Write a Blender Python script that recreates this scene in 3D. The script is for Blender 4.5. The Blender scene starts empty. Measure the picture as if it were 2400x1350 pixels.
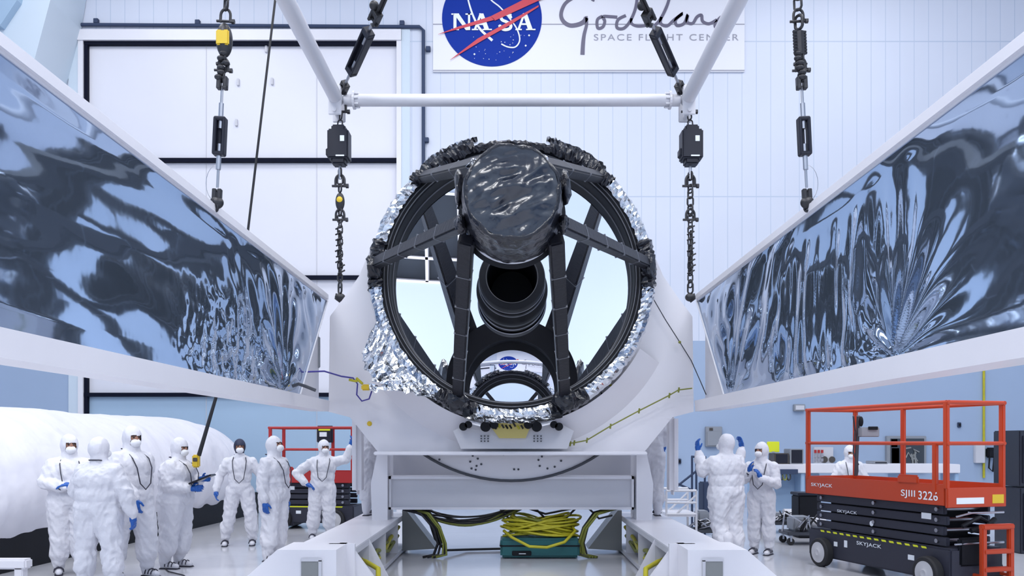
import bpy, bmesh, math, random
from mathutils import Vector, Matrix, noise
random.seed(7)
S = bpy.context.scene
C = S.collection
PI = math.pi
# ---------------------------------------------------------------- camera, world, lights
F = 2000.0; CX = 1200.0; HY = 1035.0; CZ = 1.7
cam = bpy.data.cameras.new('camera'); cam.sensor_width = 36; cam.lens = 30.0; cam.shift_y = 0.15
cam.clip_end = 200
co = bpy.data.objects.new('camera', cam); C.objects.link(co)
co.location = (0, 0, CZ); co.rotation_euler = (PI/2, 0, 0)
S.camera = co
S.view_settings.view_transform = 'Standard'; S.view_settings.look = 'None'
S.view_settings.gamma = 1; S.view_settings.use_curve_mapping = False
S.view_settings.exposure = -1.0
W = bpy.data.worlds.new('world'); S.world = W; W.use_nodes = True
W.node_tree.nodes['Background'].inputs[0].default_value = (.85, .9, 1, 1)
W.node_tree.nodes['Background'].inputs[1].default_value = 0.3
def area(name, loc, rot, sx, sy, power, col=(.985, .985, 1)):
    l = bpy.data.lights.new(name, 'AREA'); l.shape = 'RECTANGLE'; l.size = sx; l.size_y = sy
    l.energy = power; l.color = col
    o = bpy.data.objects.new(name, l); C.objects.link(o); o.location = loc; o.rotation_euler = rot
    return o
LAMPS = [(-9, 17, 420), (0, 17, 420), (9, 17, 420), (-9, 9, 800), (0, 9, 800), (9, 9, 800), (-6, 1, 1300), (6, 1, 1300), (-6, -6, 1500), (6, -6, 1500)]  # unseen lamps added to light the room, strongest behind the camera
for x, y, pw in LAMPS:
    area('added_lamp_light', (x, y, 14.6), (0, 0, 0), 4.5, 3.0, pw)

# ---------------------------------------------------------------- helpers
def P(px, py, Y):
    return Vector(((px-CX)*Y/F, Y, CZ-(py-HY)*Y/F))
ROOT = {}
def thing(name, label, cat, loc=(0, 0, 0), rz=0, group=None):
    o = bpy.data.objects.new(name, None); C.objects.link(o)
    o.location = loc; o.rotation_euler = (0, 0, rz); o.empty_display_size = .1
    o['label'] = label; o['category'] = cat
    if group: o['group'] = group
    ROOT[o] = Matrix.Translation(Vector(loc)) @ Matrix.Rotation(rz, 4, 'Z')
    return o
def tag(o, label, cat, group=None, kind=None):
    o['label'] = label; o['category'] = cat
    if group: o['group'] = group
    if kind: o['kind'] = kind
    return o
def rootof(p):
    while p.parent: p = p.parent
    return p
def V(*a): return Vector(a)
class MB:
    def __init__(s): s.v = []; s.f = []
    def add(s, vs, fs):
        n = len(s.v); s.v += [Vector(v) for v in vs]; s.f += [tuple(i+n for i in f) for f in fs]; return s
    def box(s, a, b, M=None):
        x0, y0, z0 = a; x1, y1, z1 = b
        if x0 > x1: x0, x1 = x1, x0
        if y0 > y1: y0, y1 = y1, y0
        if z0 > z1: z0, z1 = z1, z0
        vs = [Vector(t) for t in [(x0,y0,z0),(x1,y0,z0),(x1,y1,z0),(x0,y1,z0),(x0,y0,z1),(x1,y0,z1),(x1,y1,z1),(x0,y1,z1)]]
        if M: vs = [M @ v for v in vs]
        return s.add(vs, [(0,3,2,1),(4,5,6,7),(0,1,5,4),(1,2,6,5),(2,3,7,6),(3,0,4,7)])
    def bbox(s, a, b, bv=.01, seg=2, M=None):
        bm = bmesh.new(); bmesh.ops.create_cube(bm, size=1)
        a = Vector(a); b = Vector(b); c = (a+b)/2; d = b-a
        for v in bm.verts: v.co = Vector((v.co.x*abs(d.x), v.co.y*abs(d.y), v.co.z*abs(d.z)))+c
        bmesh.ops.bevel(bm, geom=bm.edges[:], offset=bv, segments=seg, affect='EDGES')
        vs = [(M @ v.co) if M else v.co.copy() for v in bm.verts]
        bm.verts.index_update(); fs = [tuple(v.index for v in f.verts) for f in bm.faces]; bm.free()
        return s.add(vs, fs)
    def prism(s, pts, d):   # pts: list of Vector (planar), d: extrusion vector
        n = len(pts); d = Vector(d); pts = [Vector(p) for p in pts]
        vs = pts+[p+d for p in pts]
        fs = [tuple(range(n))[::-1], tuple(range(n, 2*n))]+[(i, (i+1) % n, n+(i+1) % n, n+i) for i in range(n)]
        return s.add(vs, fs)
    def tube(s, pts, r, n=10, cap=True, closed=False, flat=1.0):
        pts = [Vector(p) for p in pts]; m = len(pts)
        rs = r if isinstance(r, (list, tuple)) else [r]*m
        T = []
        for i in range(m):
            a = pts[(i-1) % m] if (closed or i > 0) else pts[0]
            b = pts[(i+1) % m] if (closed or i < m-1) else pts[-1]
            T.append((b-a).normalized())
        up = Vector((0, 0, 1)) if abs(T[0].z) < .9 else Vector((0, 1, 0))
        N = (up-T[0]*up.dot(T[0])).normalized(); rings = []; vs = []
        for i in range(m):
            N = (N-T[i]*N.dot(T[i])).normalized(); B = T[i].cross(N)
            for k in range(n):
                a = 2*PI*k/n; vs.append(pts[i]+(N*math.cos(a)*flat+B*math.sin(a))*rs[i])
        fs = []
        for i in range(m if closed else m-1):
            j = (i+1) % m
            for k in range(n):
                fs.append((i*n+k, i*n+(k+1) % n, j*n+(k+1) % n, j*n+k))
        if cap and not closed: fs += [tuple(range(n))[::-1], tuple((m-1)*n+k for k in range(n))]
        return s.add(vs, fs)
    def lathe(s, prof, c, axis='Z', n=48, a0=0, a1=2*PI, jit=0, closeprof=False):
        c = Vector(c); full = abs(a1-a0-2*PI) < 1e-6; m = len(prof); na = n if full else n+1; vs = []
        for i in range(na):
            a = a0+(a1-a0)*i/n
            for (r, t) in prof:
                rr = r+random.uniform(-jit, jit); tt = t+random.uniform(-jit, jit)
                if axis == 'Z': p = Vector((rr*math.cos(a), rr*math.sin(a), tt))
                elif axis == 'Y': p = Vector((rr*math.cos(a), tt, rr*math.sin(a)))
                else: p = Vector((tt, rr*math.cos(a), rr*math.sin(a)))
                vs.append(c+p)
        fs = []
        for i in range(n if full else n):
            j = (i+1) % na
            for k in range(m if closeprof else m-1):
                l = (k+1) % m
                fs.append((i*m+k, j*m+k, j*m+l, i*m+l))
        return s.add(vs, fs)
    def ball(s, c, r, n=14, M=None):
        c = Vector(c); r = r if isinstance(r, (list, tuple)) else (r, r, r); vs = []; fs = []
        R = M or Matrix.Identity(3)
        for i in range(1, n):
            t = PI*i/n
            for k in range(n*2):
                a = PI*k/n; vs.append(c+R @ Vector((r[0]*math.sin(t)*math.cos(a), r[1]*math.sin(t)*math.sin(a), r[2]*math.cos(t))))
        top = len(vs); vs.append(c+R @ Vector((0, 0, r[2]))); vs.append(c-R @ Vector((0, 0, r[2])))
        for i in range(n-2):
            for k in range(2*n):
                fs.append((i*2*n+k, (i+1)*2*n+k, (i+1)*2*n+(k+1) % (2*n), i*2*n+(k+1) % (2*n)))
        for k in range(2*n):
            fs.append((top, k, (k+1) % (2*n))); fs.append((top+1, (n-2)*2*n+(k+1) % (2*n), (n-2)*2*n+k))
        return s.add(vs, fs)
    def capsule(s, a, ra, b, rb, n=12):
        a = Vector(a); b = Vector(b); d = (b-a); L = d.length
        if L < 1e-6: return s.ball(a, ra)
        d.normalize(); pts = []; rs = []
        for t in (0.02, .25, .55, .8, 1): 
            ang = PI/2*(1-t); pts.append(a-d*ra*math.sin(ang)*.999); rs.append(max(ra*math.cos(ang), ra*.05))
        for t in (1, .8, .55, .25, .02):
            ang = PI/2*(1-t); pts.append(b+d*rb*math.sin(ang)*.999); rs.append(max(rb*math.cos(ang), rb*.05))
        return s.tube(pts, rs, n)
    def grid(s, fn, nu, nv):
        vs = [fn(i/nu, j/nv) for i in range(nu+1) for j in range(nv+1)]
        return s.add(vs, [(i*(nv+1)+j, (i+1)*(nv+1)+j, (i+1)*(nv+1)+j+1, i*(nv+1)+j+1) for i in range(nu) for j in range(nv)])
    def build(s, name, mat, parent=None, smooth=False, world=True, fixn=True, kind=None, label=None):
        me = bpy.data.meshes.new(name); vs = s.v
        if parent and world:
            Mi = ROOT[rootof(parent)].inverted(); vs = [Mi @ v for v in vs]
        me.from_pydata([tuple(v) for v in vs], [], s.f); me.materials.append(mat)
        if fixn:
            bm = bmesh.new(); bm.from_mesh(me); bmesh.ops.recalc_face_normals(bm, faces=bm.faces[:]); bm.to_mesh(me); bm.free()
        if smooth:
            me.shade_smooth() if smooth == True else None
            if smooth == 'auto':
                me.shade_smooth()
                bm = bmesh.new(); bm.from_mesh(me)
                for e in bm.edges:
                    if len(e.link_faces) == 2 and e.calc_face_angle(0) > .6: e.smooth = False
                bm.to_mesh(me); bm.free()
        o = bpy.data.objects.new(name, me); C.objects.link(o)
        if parent: o.parent = parent
        if kind: o['kind'] = kind
        if label: o['label'] = label
        return o
def struct(name, mb, mat, **k): return mb.build(name, mat, kind='structure', **k)
def copy_tree(o, parent=None):
    c = o.copy(); C.objects.link(c); c.parent = parent
    if o in ROOT: ROOT[c] = ROOT[o]
    for ch in [q for q in bpy.data.objects if q.parent == o and q != c]: copy_tree(ch, c)
    return c
def text_mesh(mb, txt, fit, origin, ux, uy, h, thick, spacing=1.0, bold=0.0, shear=0.0):
    """letters laid from origin along ux, fitted to width, height h along uy"""
    cu = bpy.data.curves.new('t', 'FONT'); cu.body = txt; cu.space_character = spacing; cu.offset = bold; cu.shear = shear
    ob = bpy.data.objects.new('t', cu); C.objects.link(ob)
    bpy.context.view_layer.update()
    me = bpy.data.meshes.new_from_object(ob.evaluated_get(bpy.context.evaluated_depsgraph_get()))
    xs = [v.co.x for v in me.vertices]; ys = [v.co.y for v in me.vertices]
    x0, x1, y0, y1 = min(xs), max(xs), min(ys), max(ys)
    ux = Vector(ux); uy = Vector(uy); n = ux.cross(uy).normalized(); origin = Vector(origin)
    vs = [origin+ux*((v.co.x-x0)/(x1-x0)*fit)+uy*((v.co.y-y0)/(y1-y0)*h)+n*thick for v in me.vertices]
    mb.add(vs, [tuple(p.vertices) for p in me.polygons])
    bpy.data.objects.remove(ob); bpy.data.curves.remove(cu); bpy.data.meshes.remove(me)
    return mb
# ---------------------------------------------------------------- materials
def mat(name, col, rough=.5, metal=0., bump=None, var=None, spec=None, aniso=0, coat=0, trans=0):
    m = bpy.data.materials.new(name); m.use_nodes = True; nt = m.node_tree; b = nt.nodes['Principled BSDF']
    b.inputs['Base Color'].default_value = (*col, 1); b.inputs['Roughness'].default_value = rough; b.inputs['Metallic'].default_value = metal
    if spec is not None: b.inputs['Specular IOR Level'].default_value = spec
    if coat: b.inputs['Coat Weight'].default_value = coat
    tc = nt.nodes.new('ShaderNodeTexCoord')
    if var:   # (scale, amount) gentle colour variation
        n = nt.nodes.new('ShaderNodeTexNoise'); n.inputs['Scale'].default_value = var[0]; n.inputs['Detail'].default_value = 5
        nt.links.new(tc.outputs['Object'], n.inputs['Vector'])
        r = nt.nodes.new('ShaderNodeMix'); r.data_type = 'RGBA'
        r.inputs[6].default_value = (*[c*(1-var[1]) for c in col], 1); r.inputs[7].default_value = (*[min(1, c*(1+var[1])) for c in col], 1)
        nt.links.new(n.outputs[0], r.inputs[0]); nt.links.new(r.outputs[2], b.inputs['Base Color'])
    if bump:  # (kind, scale, strength, dist)
        if bump[0] == 'noise':
            n = nt.nodes.new('ShaderNodeTexNoise'); n.inputs['Scale'].default_value = bump[1]; n.inputs['Detail'].default_value = 3; o = n.outputs[0]
        else:
            n = nt.nodes.new('ShaderNodeTexVoronoi'); n.inputs['Scale'].default_value = bump[1]; n.feature = 'F1'; o = n.outputs[0]
        nt.links.new(tc.outputs['Object'], n.inputs['Vector'])
        bp = nt.nodes.new('ShaderNodeBump'); bp.inputs['Strength'].default_value = bump[2]; bp.inputs['Distance'].default_value = bump[3]
        nt.links.new(o, bp.inputs['Height']); nt.links.new(bp.outputs[0], b.inputs['Normal'])
    return m
def ribbed(name, col, line, period, width, rough=.45, axis=0, hperiod=None, hoff=0):
    m = mat(name, col, rough); nt = m.node_tree; b = nt.nodes['Principled BSDF']
    tc = nt.nodes.new('ShaderNodeTexCoord'); sp = nt.nodes.new('ShaderNodeSeparateXYZ'); nt.links.new(tc.outputs['Object'], sp.inputs[0])
    def band(out, per, w, off):
        a = nt.nodes.new('ShaderNodeMath'); a.operation = 'ADD'; a.inputs[1].default_value = off+100*per; nt.links.new(out, a.inputs[0])
        d = nt.nodes.new('ShaderNodeMath'); d.operation = 'MODULO'; d.inputs[1].default_value = per; nt.links.new(a.outputs[0], d.inputs[0])
        l = nt.nodes.new('ShaderNodeMath'); l.operation = 'LESS_THAN'; l.inputs[1].default_value = w; nt.links.new(d.outputs[0], l.inputs[0]); return l.outputs[0]
    h = band(sp.outputs[axis], period, width, 0)
    if hperiod:
        h2 = band(sp.outputs[2], hperiod, .03, hoff); mx = nt.nodes.new('ShaderNodeMath'); mx.operation = 'MAXIMUM'
        nt.links.new(h, mx.inputs[0]); nt.links.new(h2, mx.inputs[1]); h = mx.outputs[0]
    nz = nt.nodes.new('ShaderNodeTexNoise'); nz.inputs['Scale'].default_value = .35; nt.links.new(tc.outputs['Object'], nz.inputs['Vector'])
    c0 = nt.nodes.new('ShaderNodeMix'); c0.data_type = 'RGBA'; c0.inputs[6].default_value = (*[c*.93 for c in col], 1); c0.inputs[7].default_value = (*[min(1, c*1.07) for c in col], 1)
    nt.links.new(nz.outputs[0], c0.inputs[0])
    mx = nt.nodes.new('ShaderNodeMix'); mx.data_type = 'RGBA'; nt.links.new(h, mx.inputs[0]); nt.links.new(c0.outputs[2], mx.inputs[6]); mx.inputs[7].default_value = (*line, 1)
    nt.links.new(mx.outputs[2], b.inputs['Base Color']); return m
M = {}
M['wall'] = ribbed('wall_siding', (.66, .70, .81), (.50, .57, .70), .37, .018, .4, 0, 4.0, .0)
M['wallshade'] = mat('lower_wall_shade', (.36, .46, .63), .5, var=(.4, .08))  # shade on the lower back wall, put into its colour
M['wallside'] = ribbed('side_wall_siding', (.55, .64, .76), (.42, .5, .62), .6, .02, .4, 1)
M['ceil'] = ribbed('ceiling_tile', (.7, .73, .78), (.4, .42, .45), 1.2, .04, .6, 0)
M['floor'] = mat('floor_epoxy', (.60, .61, .66), .12, bump=('noise', 1.5, .05, .05), var=(1.2, .08))
M['doorw'] = mat('door_white', (.78, .78, .85), .35, var=(.5, .05))
M['leafshade_flap'] = mat('leaf_shade_flap_blue', (.38, .52, .68), .4, var=(.5, .06))  # shade on the lowest door leaf put into its colour; duct flap shares it
M['trim'] = mat('trim_paint', (.62, .71, .80), .4)
M['gasket'] = mat('black_gasket', (.006, .008, .02), .7, spec=.1)
M['conduit'] = mat('grey_conduit', (.05, .07, .13), .6, spec=.2)
M['sign'] = mat('sign_white', (.82, .82, .88), .5)
M['signblue'] = mat('sign_blue', (.010, .040, .33), .6, spec=.1)
M['signred'] = mat('sign_red', (.60, .03, .06), .45)
M['signwhite'] = mat('sign_letter_white', (.85, .9, .95), .45)
M['signgrey'] = mat('sign_letter_grey', (.14, .13, .19), .5)
M['signpale'] = mat('sign_letter_pale_grey', (.33, .33, .39), .5)
M['white'] = mat('white_paint', (.80, .79, .84), .32, var=(2, .03))
M['tubewhite'] = mat('white_tube_paint', (.70, .70, .75), .35)
M['greyw'] = mat('pale_grey_paint', (.62, .62, .67), .4, var=(2, .06))
M['gusset'] = mat('grey_paint', (.26, .27, .27), .4)
M['foil'] = mat('crinkled_foil', (.70, .72, .76), .16, 1.0, bump=('noise', 9, .35, .03))
M['foilflat'] = mat('silver_tape', (.8, .82, .86), .2, 1.0)
M['film'] = mat('reflective_film', (.36, .46, .62), .05, .88, bump=('noise', 2.5, .03, .05))
M['mirror'] = mat('mirror_coating', (.93, .94, .97), .0, 1.0)
M['black'] = mat('black_blanket', (.010, .011, .018), .26, bump=('noise', 9, .8, .03), spec=.6)
M['blackfilm'] = mat('black_film', (.010, .015, .028), .2, bump=('noise', 5, .5, .03), spec=.9)
M['strut'] = mat('black_tape_strut', (.014, .015, .022), .42, bump=('noise', 20, .4, .01), spec=.35)
M['matte'] = mat('matte_black', (.006, .007, .011), .6, spec=.25)
M['darkgrey'] = mat('dark_grey_metal', (.05, .055, .07), .45)
M['seam'] = mat('seam_silver', (.35, .36, .4), .35, .6)
M['steel'] = mat('chain_steel', (.045, .045, .05), .4, .6, bump=('noise', 30, .3, .01))
M['steellt'] = mat('bright_steel', (.45, .46, .5), .3, 1)
M['charcoal'] = mat('charcoal_paint', (.014, .016, .028), .45, spec=.3)
M['yellow'] = mat('yellow_plastic', (.75, .52, .03), .45)
M['hose'] = mat('yellow_hose', (.50, .45, .02), .45, var=(6, .3))
M['olive'] = mat('olive_hose', (.22, .24, .04), .5)
M['blackhose'] = mat('black_cable', (.012, .012, .016), .5)
M['bluecable'] = mat('blue_cable', (.06, .05, .30), .5)
M['gold'] = mat('gold_anodised', (.52, .42, .14), .35, .5)
M['orange'] = mat('orange_paint', (.52, .055, .015), .38)
M['red'] = mat('red_paint', (.42, .02, .02), .4)
M['lift'] = mat('lift_grey', (.035, .037, .055), .45, spec=.3)
M['tyre'] = mat('black_rubber', (.015, .015, .018), .7)
M['wheelw'] = mat('wheel_pale', (.55, .55, .58), .5)
M['teal'] = mat('teal_case', (.01, .10, .11), .45)
M['suit'] = mat('white_coverall', (.74, .74, .80), .75, bump=('noise', 11, .5, .03))
M['mask'] = mat('white_mask', (.85, .86, .9), .7)
M['glove'] = mat('blue_glove', (.01, .10, .42), .4, bump=('noise', 40, .2, .004))
M['skin'] = mat('skin', (.35, .17, .11), .5)
M['hair'] = mat('dark_brow', (.03, .02, .02), .7)
M['strap'] = mat('dark_strap', (.03, .03, .05), .6)
M['navy'] = mat('navy_hood', (.015, .022, .06), .6)
M['bag'] = mat('white_bagging', (.76, .76, .83), .6, bump=('noise', 1.6, .6, .12))
M['tablet'] = mat('tablet_black', (.015, .015, .02), .2)
M['box'] = mat('grey_box', (.28, .30, .34), .5)
M['signyel'] = mat('sign_yellow', (.75, .8, .02), .5)
M['window'] = mat('dark_window', (.04, .05, .065), .08)
M['cab'] = mat('black_cabinet', (.02, .022, .035), .35)
M['jean'] = mat('pale_blue_plastic', (.35, .5, .7), .5)
M['brown'] = mat('brown_board', (.07, .06, .055), .5)

# ---------------------------------------------------------------- the room
D = 22.0; XL = -17; XR = 17; YF = -10; ZT = 15
struct('floor', MB().box((XL, YF, -.2), (XR, D, 0)), M['floor'])
struct('ceiling', MB().box((XL, YF, ZT), (XR, D, ZT+.2)), M['ceil'])
ZB = 4.3
# back wall around the big door
dx0 = P(197, 0, D).x; dx1 = P(930, 0, D).x; dz = P(0, 97, D).z
wb = MB().box((XL, D, ZB), (dx0, D+.25, ZT)).box((dx1, D, ZB), (XR, D+.25, ZT)).box((dx0, D, dz), (dx1, D+.25, ZT))
struct('wall_back', wb, M['wall'])
struct('wall_back_lower', MB().box((XL, D, 0), (dx0, D+.25, ZB)).box((dx1, D, 0), (XR, D+.25, ZB)), M['wallshade'])  # separate lower band carries the wall's shade as a bluer colour
struct('wall_left', MB().box((XL-.2, YF, 0), (XL, D, ZT)), M['wallside'])
struct('wall_right', MB().box((XR, YF, 0), (XR+.2, D, ZT)), M['wallside'])
# wall behind the camera with its observation window
wx0, wx1, wz0, wz1 = 1.15, 3.3, 5.7, 7.7
struct('wall_front', MB().box((XL, YF-.2, 0), (wx0, YF, ZT)).box((wx1, YF-.2, 0), (XR, YF, ZT)).box((wx0, YF-.2, 0), (wx1, YF, wz0)).box((wx0, YF-.2, wz1), (wx1, YF, ZT)), M['wallside'])
w1 = struct('window_1', MB().box((wx0, YF-.22, wz0), (wx1, YF-.16, wz1)), M['window'])
fr = MB()
for x in (wx0, wx0+.7, wx0+1.42, wx1): fr.box((x-.03, YF-.15, wz0), (x+.03, YF+.03, wz1))
for z in (wz0, wz1, wz1-.55): fr.box((wx0, YF-.15, z-.03), (wx1, YF+.03, z+.03))
fr.build('window_frame', M['white'], w1, world=False)
# big panel door: four leaves with black gaskets
gz = [P(0, y, D).z for y in (100, 375, 650, 925)]
d1 = struct('door_1', MB().box((dx0, D+.10, gz[3]), (dx1, D+.24, dz)), M['doorw'])
MB().box((dx0, D+.10, 0), (dx1, D+.24, gz[3])).build('lower_leaf', M['leafshade_flap'], d1, world=False, label='lowest leaf with shade put into its pale blue colour')
g = MB()
for z in gz: g.box((dx0, D-.02, z-.05), (dx1, D+.12, z+.05))
g.box((dx0, D-.01, 0), (dx0+.09, D+.12, dz))
g.build('gasket', M['gasket'], d1, world=False)
sm = MB()
for px in (480, 740): sm.box((P(px, 0, D).x, D+.085, 0), (P(px, 0, D).x+.012, D+.12, dz))
sm.build('leaf_seam', M['greyw'], d1, world=False)
for k, (px, py) in enumerate([(556, 190), (552, 285), (622, 112), (636, 188)]):
    p = P(px, py, D); MB().bbox((p.x-.03, D+.04, p.z-.09), (p.x+.03, D+.11, p.z+.09)).build('latch', M['greyw'], d1, world=False)
# door surround: two nested trims
t = MB(); zt2 = P(0, 72, D).z
t.box((dx0-.13, D-.06, 0), (dx0, D, zt2)).box((dx1, D-.06, 0), (dx1+.12, D, zt2)).box((dx0-.13, D-.09, dz), (dx1+.12, D, zt2))
struct('trim_1', t, M['white'])
xr = P(993, 0, D).x; xl = P(130, 0, D).x; zc = P(0, 60, D).z
t = MB().box((xl+.35, D-.03, 0), (dx0-.13, D, zc-.1)).box((dx1+.12, D-.03, 0), (xr-.35, D, zc-.1))
struct('trim_2', t, M['trim'])
cd = thing('wall_conduit', 'dark thin conduit running around the top and sides of the big white door', 'conduit', (xl, D-.06, 0))
MB().tube([(xl, D-.06, P(0, 178, D).z), (xl, D-.06, zc-.12), (xl+.1, D-.06, zc), (xr-.1, D-.06, zc-.06), (xr, D-.06, zc-.15), (xr, D-.06, P(0, 420, D).z), (xr, D-.06, 2)], .045, 8).build('pipe', M['conduit'], cd)
for px, py in [(228, 52), (465, 55), (943, 57), (122, 128), (1004, 117), (1000, 330)]:
    p = P(px, py, D); MB().bbox((p.x-.06, D-.1, p.z-.06), (p.x+.06, D, p.z+.06)).build('clip', M['conduit'], cd)
# upper left leaning duct / curtain plane
dk = thing('wall_duct', 'pale blue sloping duct cover in the top left corner of the back wall', 'duct', P(0, 150, 20))
MB().prism([P(-260, 130, 20.5), P(-260, -200, 20.5), P(150, -200, 20.5), P(118, 0, 20.5), P(78, 150, 20.5), P(-10, 120, 20.5)], (0, 1.48, 0)).build('duct_panel', M['trim'], dk)
MB().prism([P(-260, 60, 20.3), P(-260, -200, 20.3), P(75, -160, 20.3), P(40, 0, 20.3), P(0, 60, 20.3)], (0, .25, 0)).build('duct_flap', M['leafshade_flap'], dk)

# housings for the added ceiling lamps, all out of view
lampm = bpy.data.materials.new('lamp_glow'); lampm.use_nodes = True
_b = lampm.node_tree.nodes['Principled BSDF']; _b.inputs['Emission Color'].default_value = (.95, .97, 1, 1); _b.inputs['Emission Strength'].default_value = 4
for x, y, pw in LAMPS:
    c = thing('added_ceiling_lamp', 'long white ceiling lamp added out of view above the clean room', 'lamp', (x, y, ZT), 0, 'added ceiling lamps')
    MB().box((x-2.3, y-1.55, ZT-.15), (x+2.3, y+1.55, ZT)).build('housing', M['white'], c)
    MB().box((x-2.2, y-1.45, ZT-.2), (x+2.2, y+1.45, ZT-.15)).build('diffuser', lampm, c)

# ---------------------------------------------------------------- the wall sign
YS = D-.05
bn = thing('wall_sign', 'white wall banner with a round blue emblem and a handwritten name', 'sign', P(1380, 168, YS))
b0 = P(1015, 168, YS); b1 = P(1745, -190, YS)
MB().box((b0.x, YS, b0.z), (b1.x, D, b1.z)).build('panel', M['sign'], bn)
q = MB()
for py in (57, 165): q.box((b0.x, YS-.006, P(0, py, YS).z-.012), (b1.x, YS, P(0, py, YS).z+.012))
q.build('panel_seam', M['signpale'], bn)
def flat(mb, pts, y, th=.012):
    mb.prism([P(a, b, YS)+Vector((0, y, 0)) for a, b in pts], (0, -th, 0)); return mb
def stroke(mb, pts, w, y, th=.012):
    """calligraphic flat stroke through pixel points; w one width or list"""
    # catmull smoothing
    pp = []
    for i in range(len(pts)-1):
        p0 = pts[max(i-1, 0)]; p1 = pts[i]; p2 = pts[i+1]; p3 = pts[min(i+2, len(pts)-1)]
        for k in range(5):
            t = k/5
            pp.append(tuple(.5*((2*p1[c])+(-p0[c]+p2[c])*t+(2*p0[c]-5*p1[c]+4*p2[c]-p3[c])*t*t+(-p0[c]+3*p1[c]-3*p2[c]+p3[c])*t**3) for c in (0, 1)))
    pp.append(pts[-1]); n = len(pp); L = []; R = []
    for i, (x, yy) in enumerate(pp):
        a = pp[max(i-1, 0)]; b = pp[min(i+1, n-1)]; dx, dy = b[0]-a[0], b[1]-a[1]; l = math.hypot(dx, dy) or 1
        ww = w if not isinstance(w, (list, tuple)) else w[0]+(w[1]-w[0])*i/(n-1)
        L.append((x-dy/l*ww/2, yy+dx/l*ww/2)); R.append((x+dy/l*ww/2, yy-dx/l*ww/2))
    for i in range(n-1):
        flat(mb, [L[i], L[i+1], R[i+1], R[i]], y, th)
    return mb
em = flat(MB(), [(1153+117*math.cos(a*PI/40), 43+113*math.sin(a*PI/40)) for a in range(80)], 0, .012).build('emblem_disc', M['signblue'], bn)
# orbit, letters, vector, stars
o_ = MB()
stroke(o_, [(1100, -40), (1096, -10), (1102, 18), (1112, 45), (1126, 70), (1154, 96)], [2.5, 6], -.016)
stroke(o_, [(1130, -30), (1150, 0), (1172, 18), (1195, 45), (1212, 70), (1218, 95), (1208, 111), (1190, 111), (1175, 104)], 3, -.016)
o_.build('emblem_orbit', M['signwhite'], em)
lt = MB()
def letter():
    global lt
    lt.build('emblem_letter', M['signwhite'], em); lt = MB()
def quadstroke(a, b, w): 
    dx, dy = b[0]-a[0], b[1]-a[1]; l = math.hypot(dx, dy); nx, ny = -dy/l*w/2, dx/l*w/2
    flat(lt, [(a[0]+nx, a[1]+ny), (b[0]+nx, b[1]+ny), (b[0]-nx, b[1]-ny), (a[0]-nx, a[1]-ny)], -.022)
def rect(x0, y0, x1, y1): flat(lt, [(x0, y1), (x1, y1), (x1, y0), (x0, y0)], -.0225)
rect(1063, 33, 1070, 72); rect(1097, 33, 1102, 72); flat(lt, [(1063, 33), (1075, 33), (1102, 72), (1092, 72)], -.023); rect(1058, 33, 1076, 36); rect(1091, 33, 1109, 36); rect(1058, 69, 1076, 72); letter()
for ax in (1128, 1230):
    quadstroke((ax-1, 33), (ax-15, 71), 5); flat(lt, [(ax-5, 33), (ax+5, 33), (ax+19, 72), (ax+8, 72)], -.023); rect(ax-9, 56, ax+10, 60); rect(ax-22, 69, ax-7, 72); rect(ax+3, 69, ax+25, 72); letter()
stroke(lt, [(1198, 44), (1193, 37), (1184, 35), (1175, 40), (1177, 48), (1188, 53), (1197, 60), (1195, 68), (1184, 71), (1174, 67), (1171, 60)], 7, -.022)
rect(1196, 34, 1199, 45); rect(1170, 59, 1173, 71)
letter()
r_ = MB()
flat(r_, [(1027, 82), (1075, 64), (1150, 40), (1160, 48), (1090, 66)], -.03); flat(r_, [(1150, 40), (1272, -22), (1283, -6), (1160, 50)], -.03)
flat(r_, [(1055, 142), (1120, 92), (1190, 54), (1196, 60), (1128, 98)], -.03); flat(r_, [(1190, 54), (1262, 14), (1262, 18), (1196, 60)], -.03)
r_.build('emblem_vector', M['signred'], em)
st = MB()
for i in range(34):
    a = random.uniform(.25, PI-.25); rr = random.uniform(60, 108); x = 1153+rr*math.cos(a); y = 43+rr*.95*math.sin(a); z = random.choice((.7, .9, 1.2))
    if y > 80: flat(st, [(x-z, y), (x, y+z), (x+z, y), (x, y-z)], -.016)
for x, y in ((1112, 128), (1232, 108), (1240, 84)): flat(st, [(x-2.5, y), (x, y+2.5), (x+2.5, y), (x, y-2.5)], -.016)
st.build('emblem_stars', M['signwhite'], em, kind='stuff')
STR = []
def name_stroke_mb():
    STR.append(MB()); return STR[-1]
def c3(L): return [(1000+x/3, y/3) for x, y in L]
stroke(name_stroke_mb(), c3([(1120, -60), (1050, -25), (985, 15), (955, 60), (945, 112), (965, 155), (1010, 180), (1070, 172), (1108, 150), (1122, 125)]), [7, 11], 0)
stroke(name_stroke_mb(), c3([(1122, 115), (1125, 170), (1108, 240), (1100, 300), (1095, 385)]), [6, 10], 0)
stroke(name_stroke_mb(), c3([(1235, 115), (1200, 140), (1203, 198), (1238, 190), (1252, 150), (1240, 118), (1290, 118), (1340, 122)]), 7, 0)
stroke(name_stroke_mb(), c3([(1400, 110), (1345, 140), (1338, 195), (1385, 200), (1430, 150), (1468, 60), (1482, -30)]), 7, 0)
stroke(name_stroke_mb(), c3([(1440, 130), (1440, 165), (1480, 185), (1540, 180), (1575, 160)]), 6, 0)
stroke(name_stroke_mb(), c3([(1600, 105), (1548, 120), (1548, 170), (1590, 185), (1640, 140), (1690, 40), (1712, -40)]), 7, 0)
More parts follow.
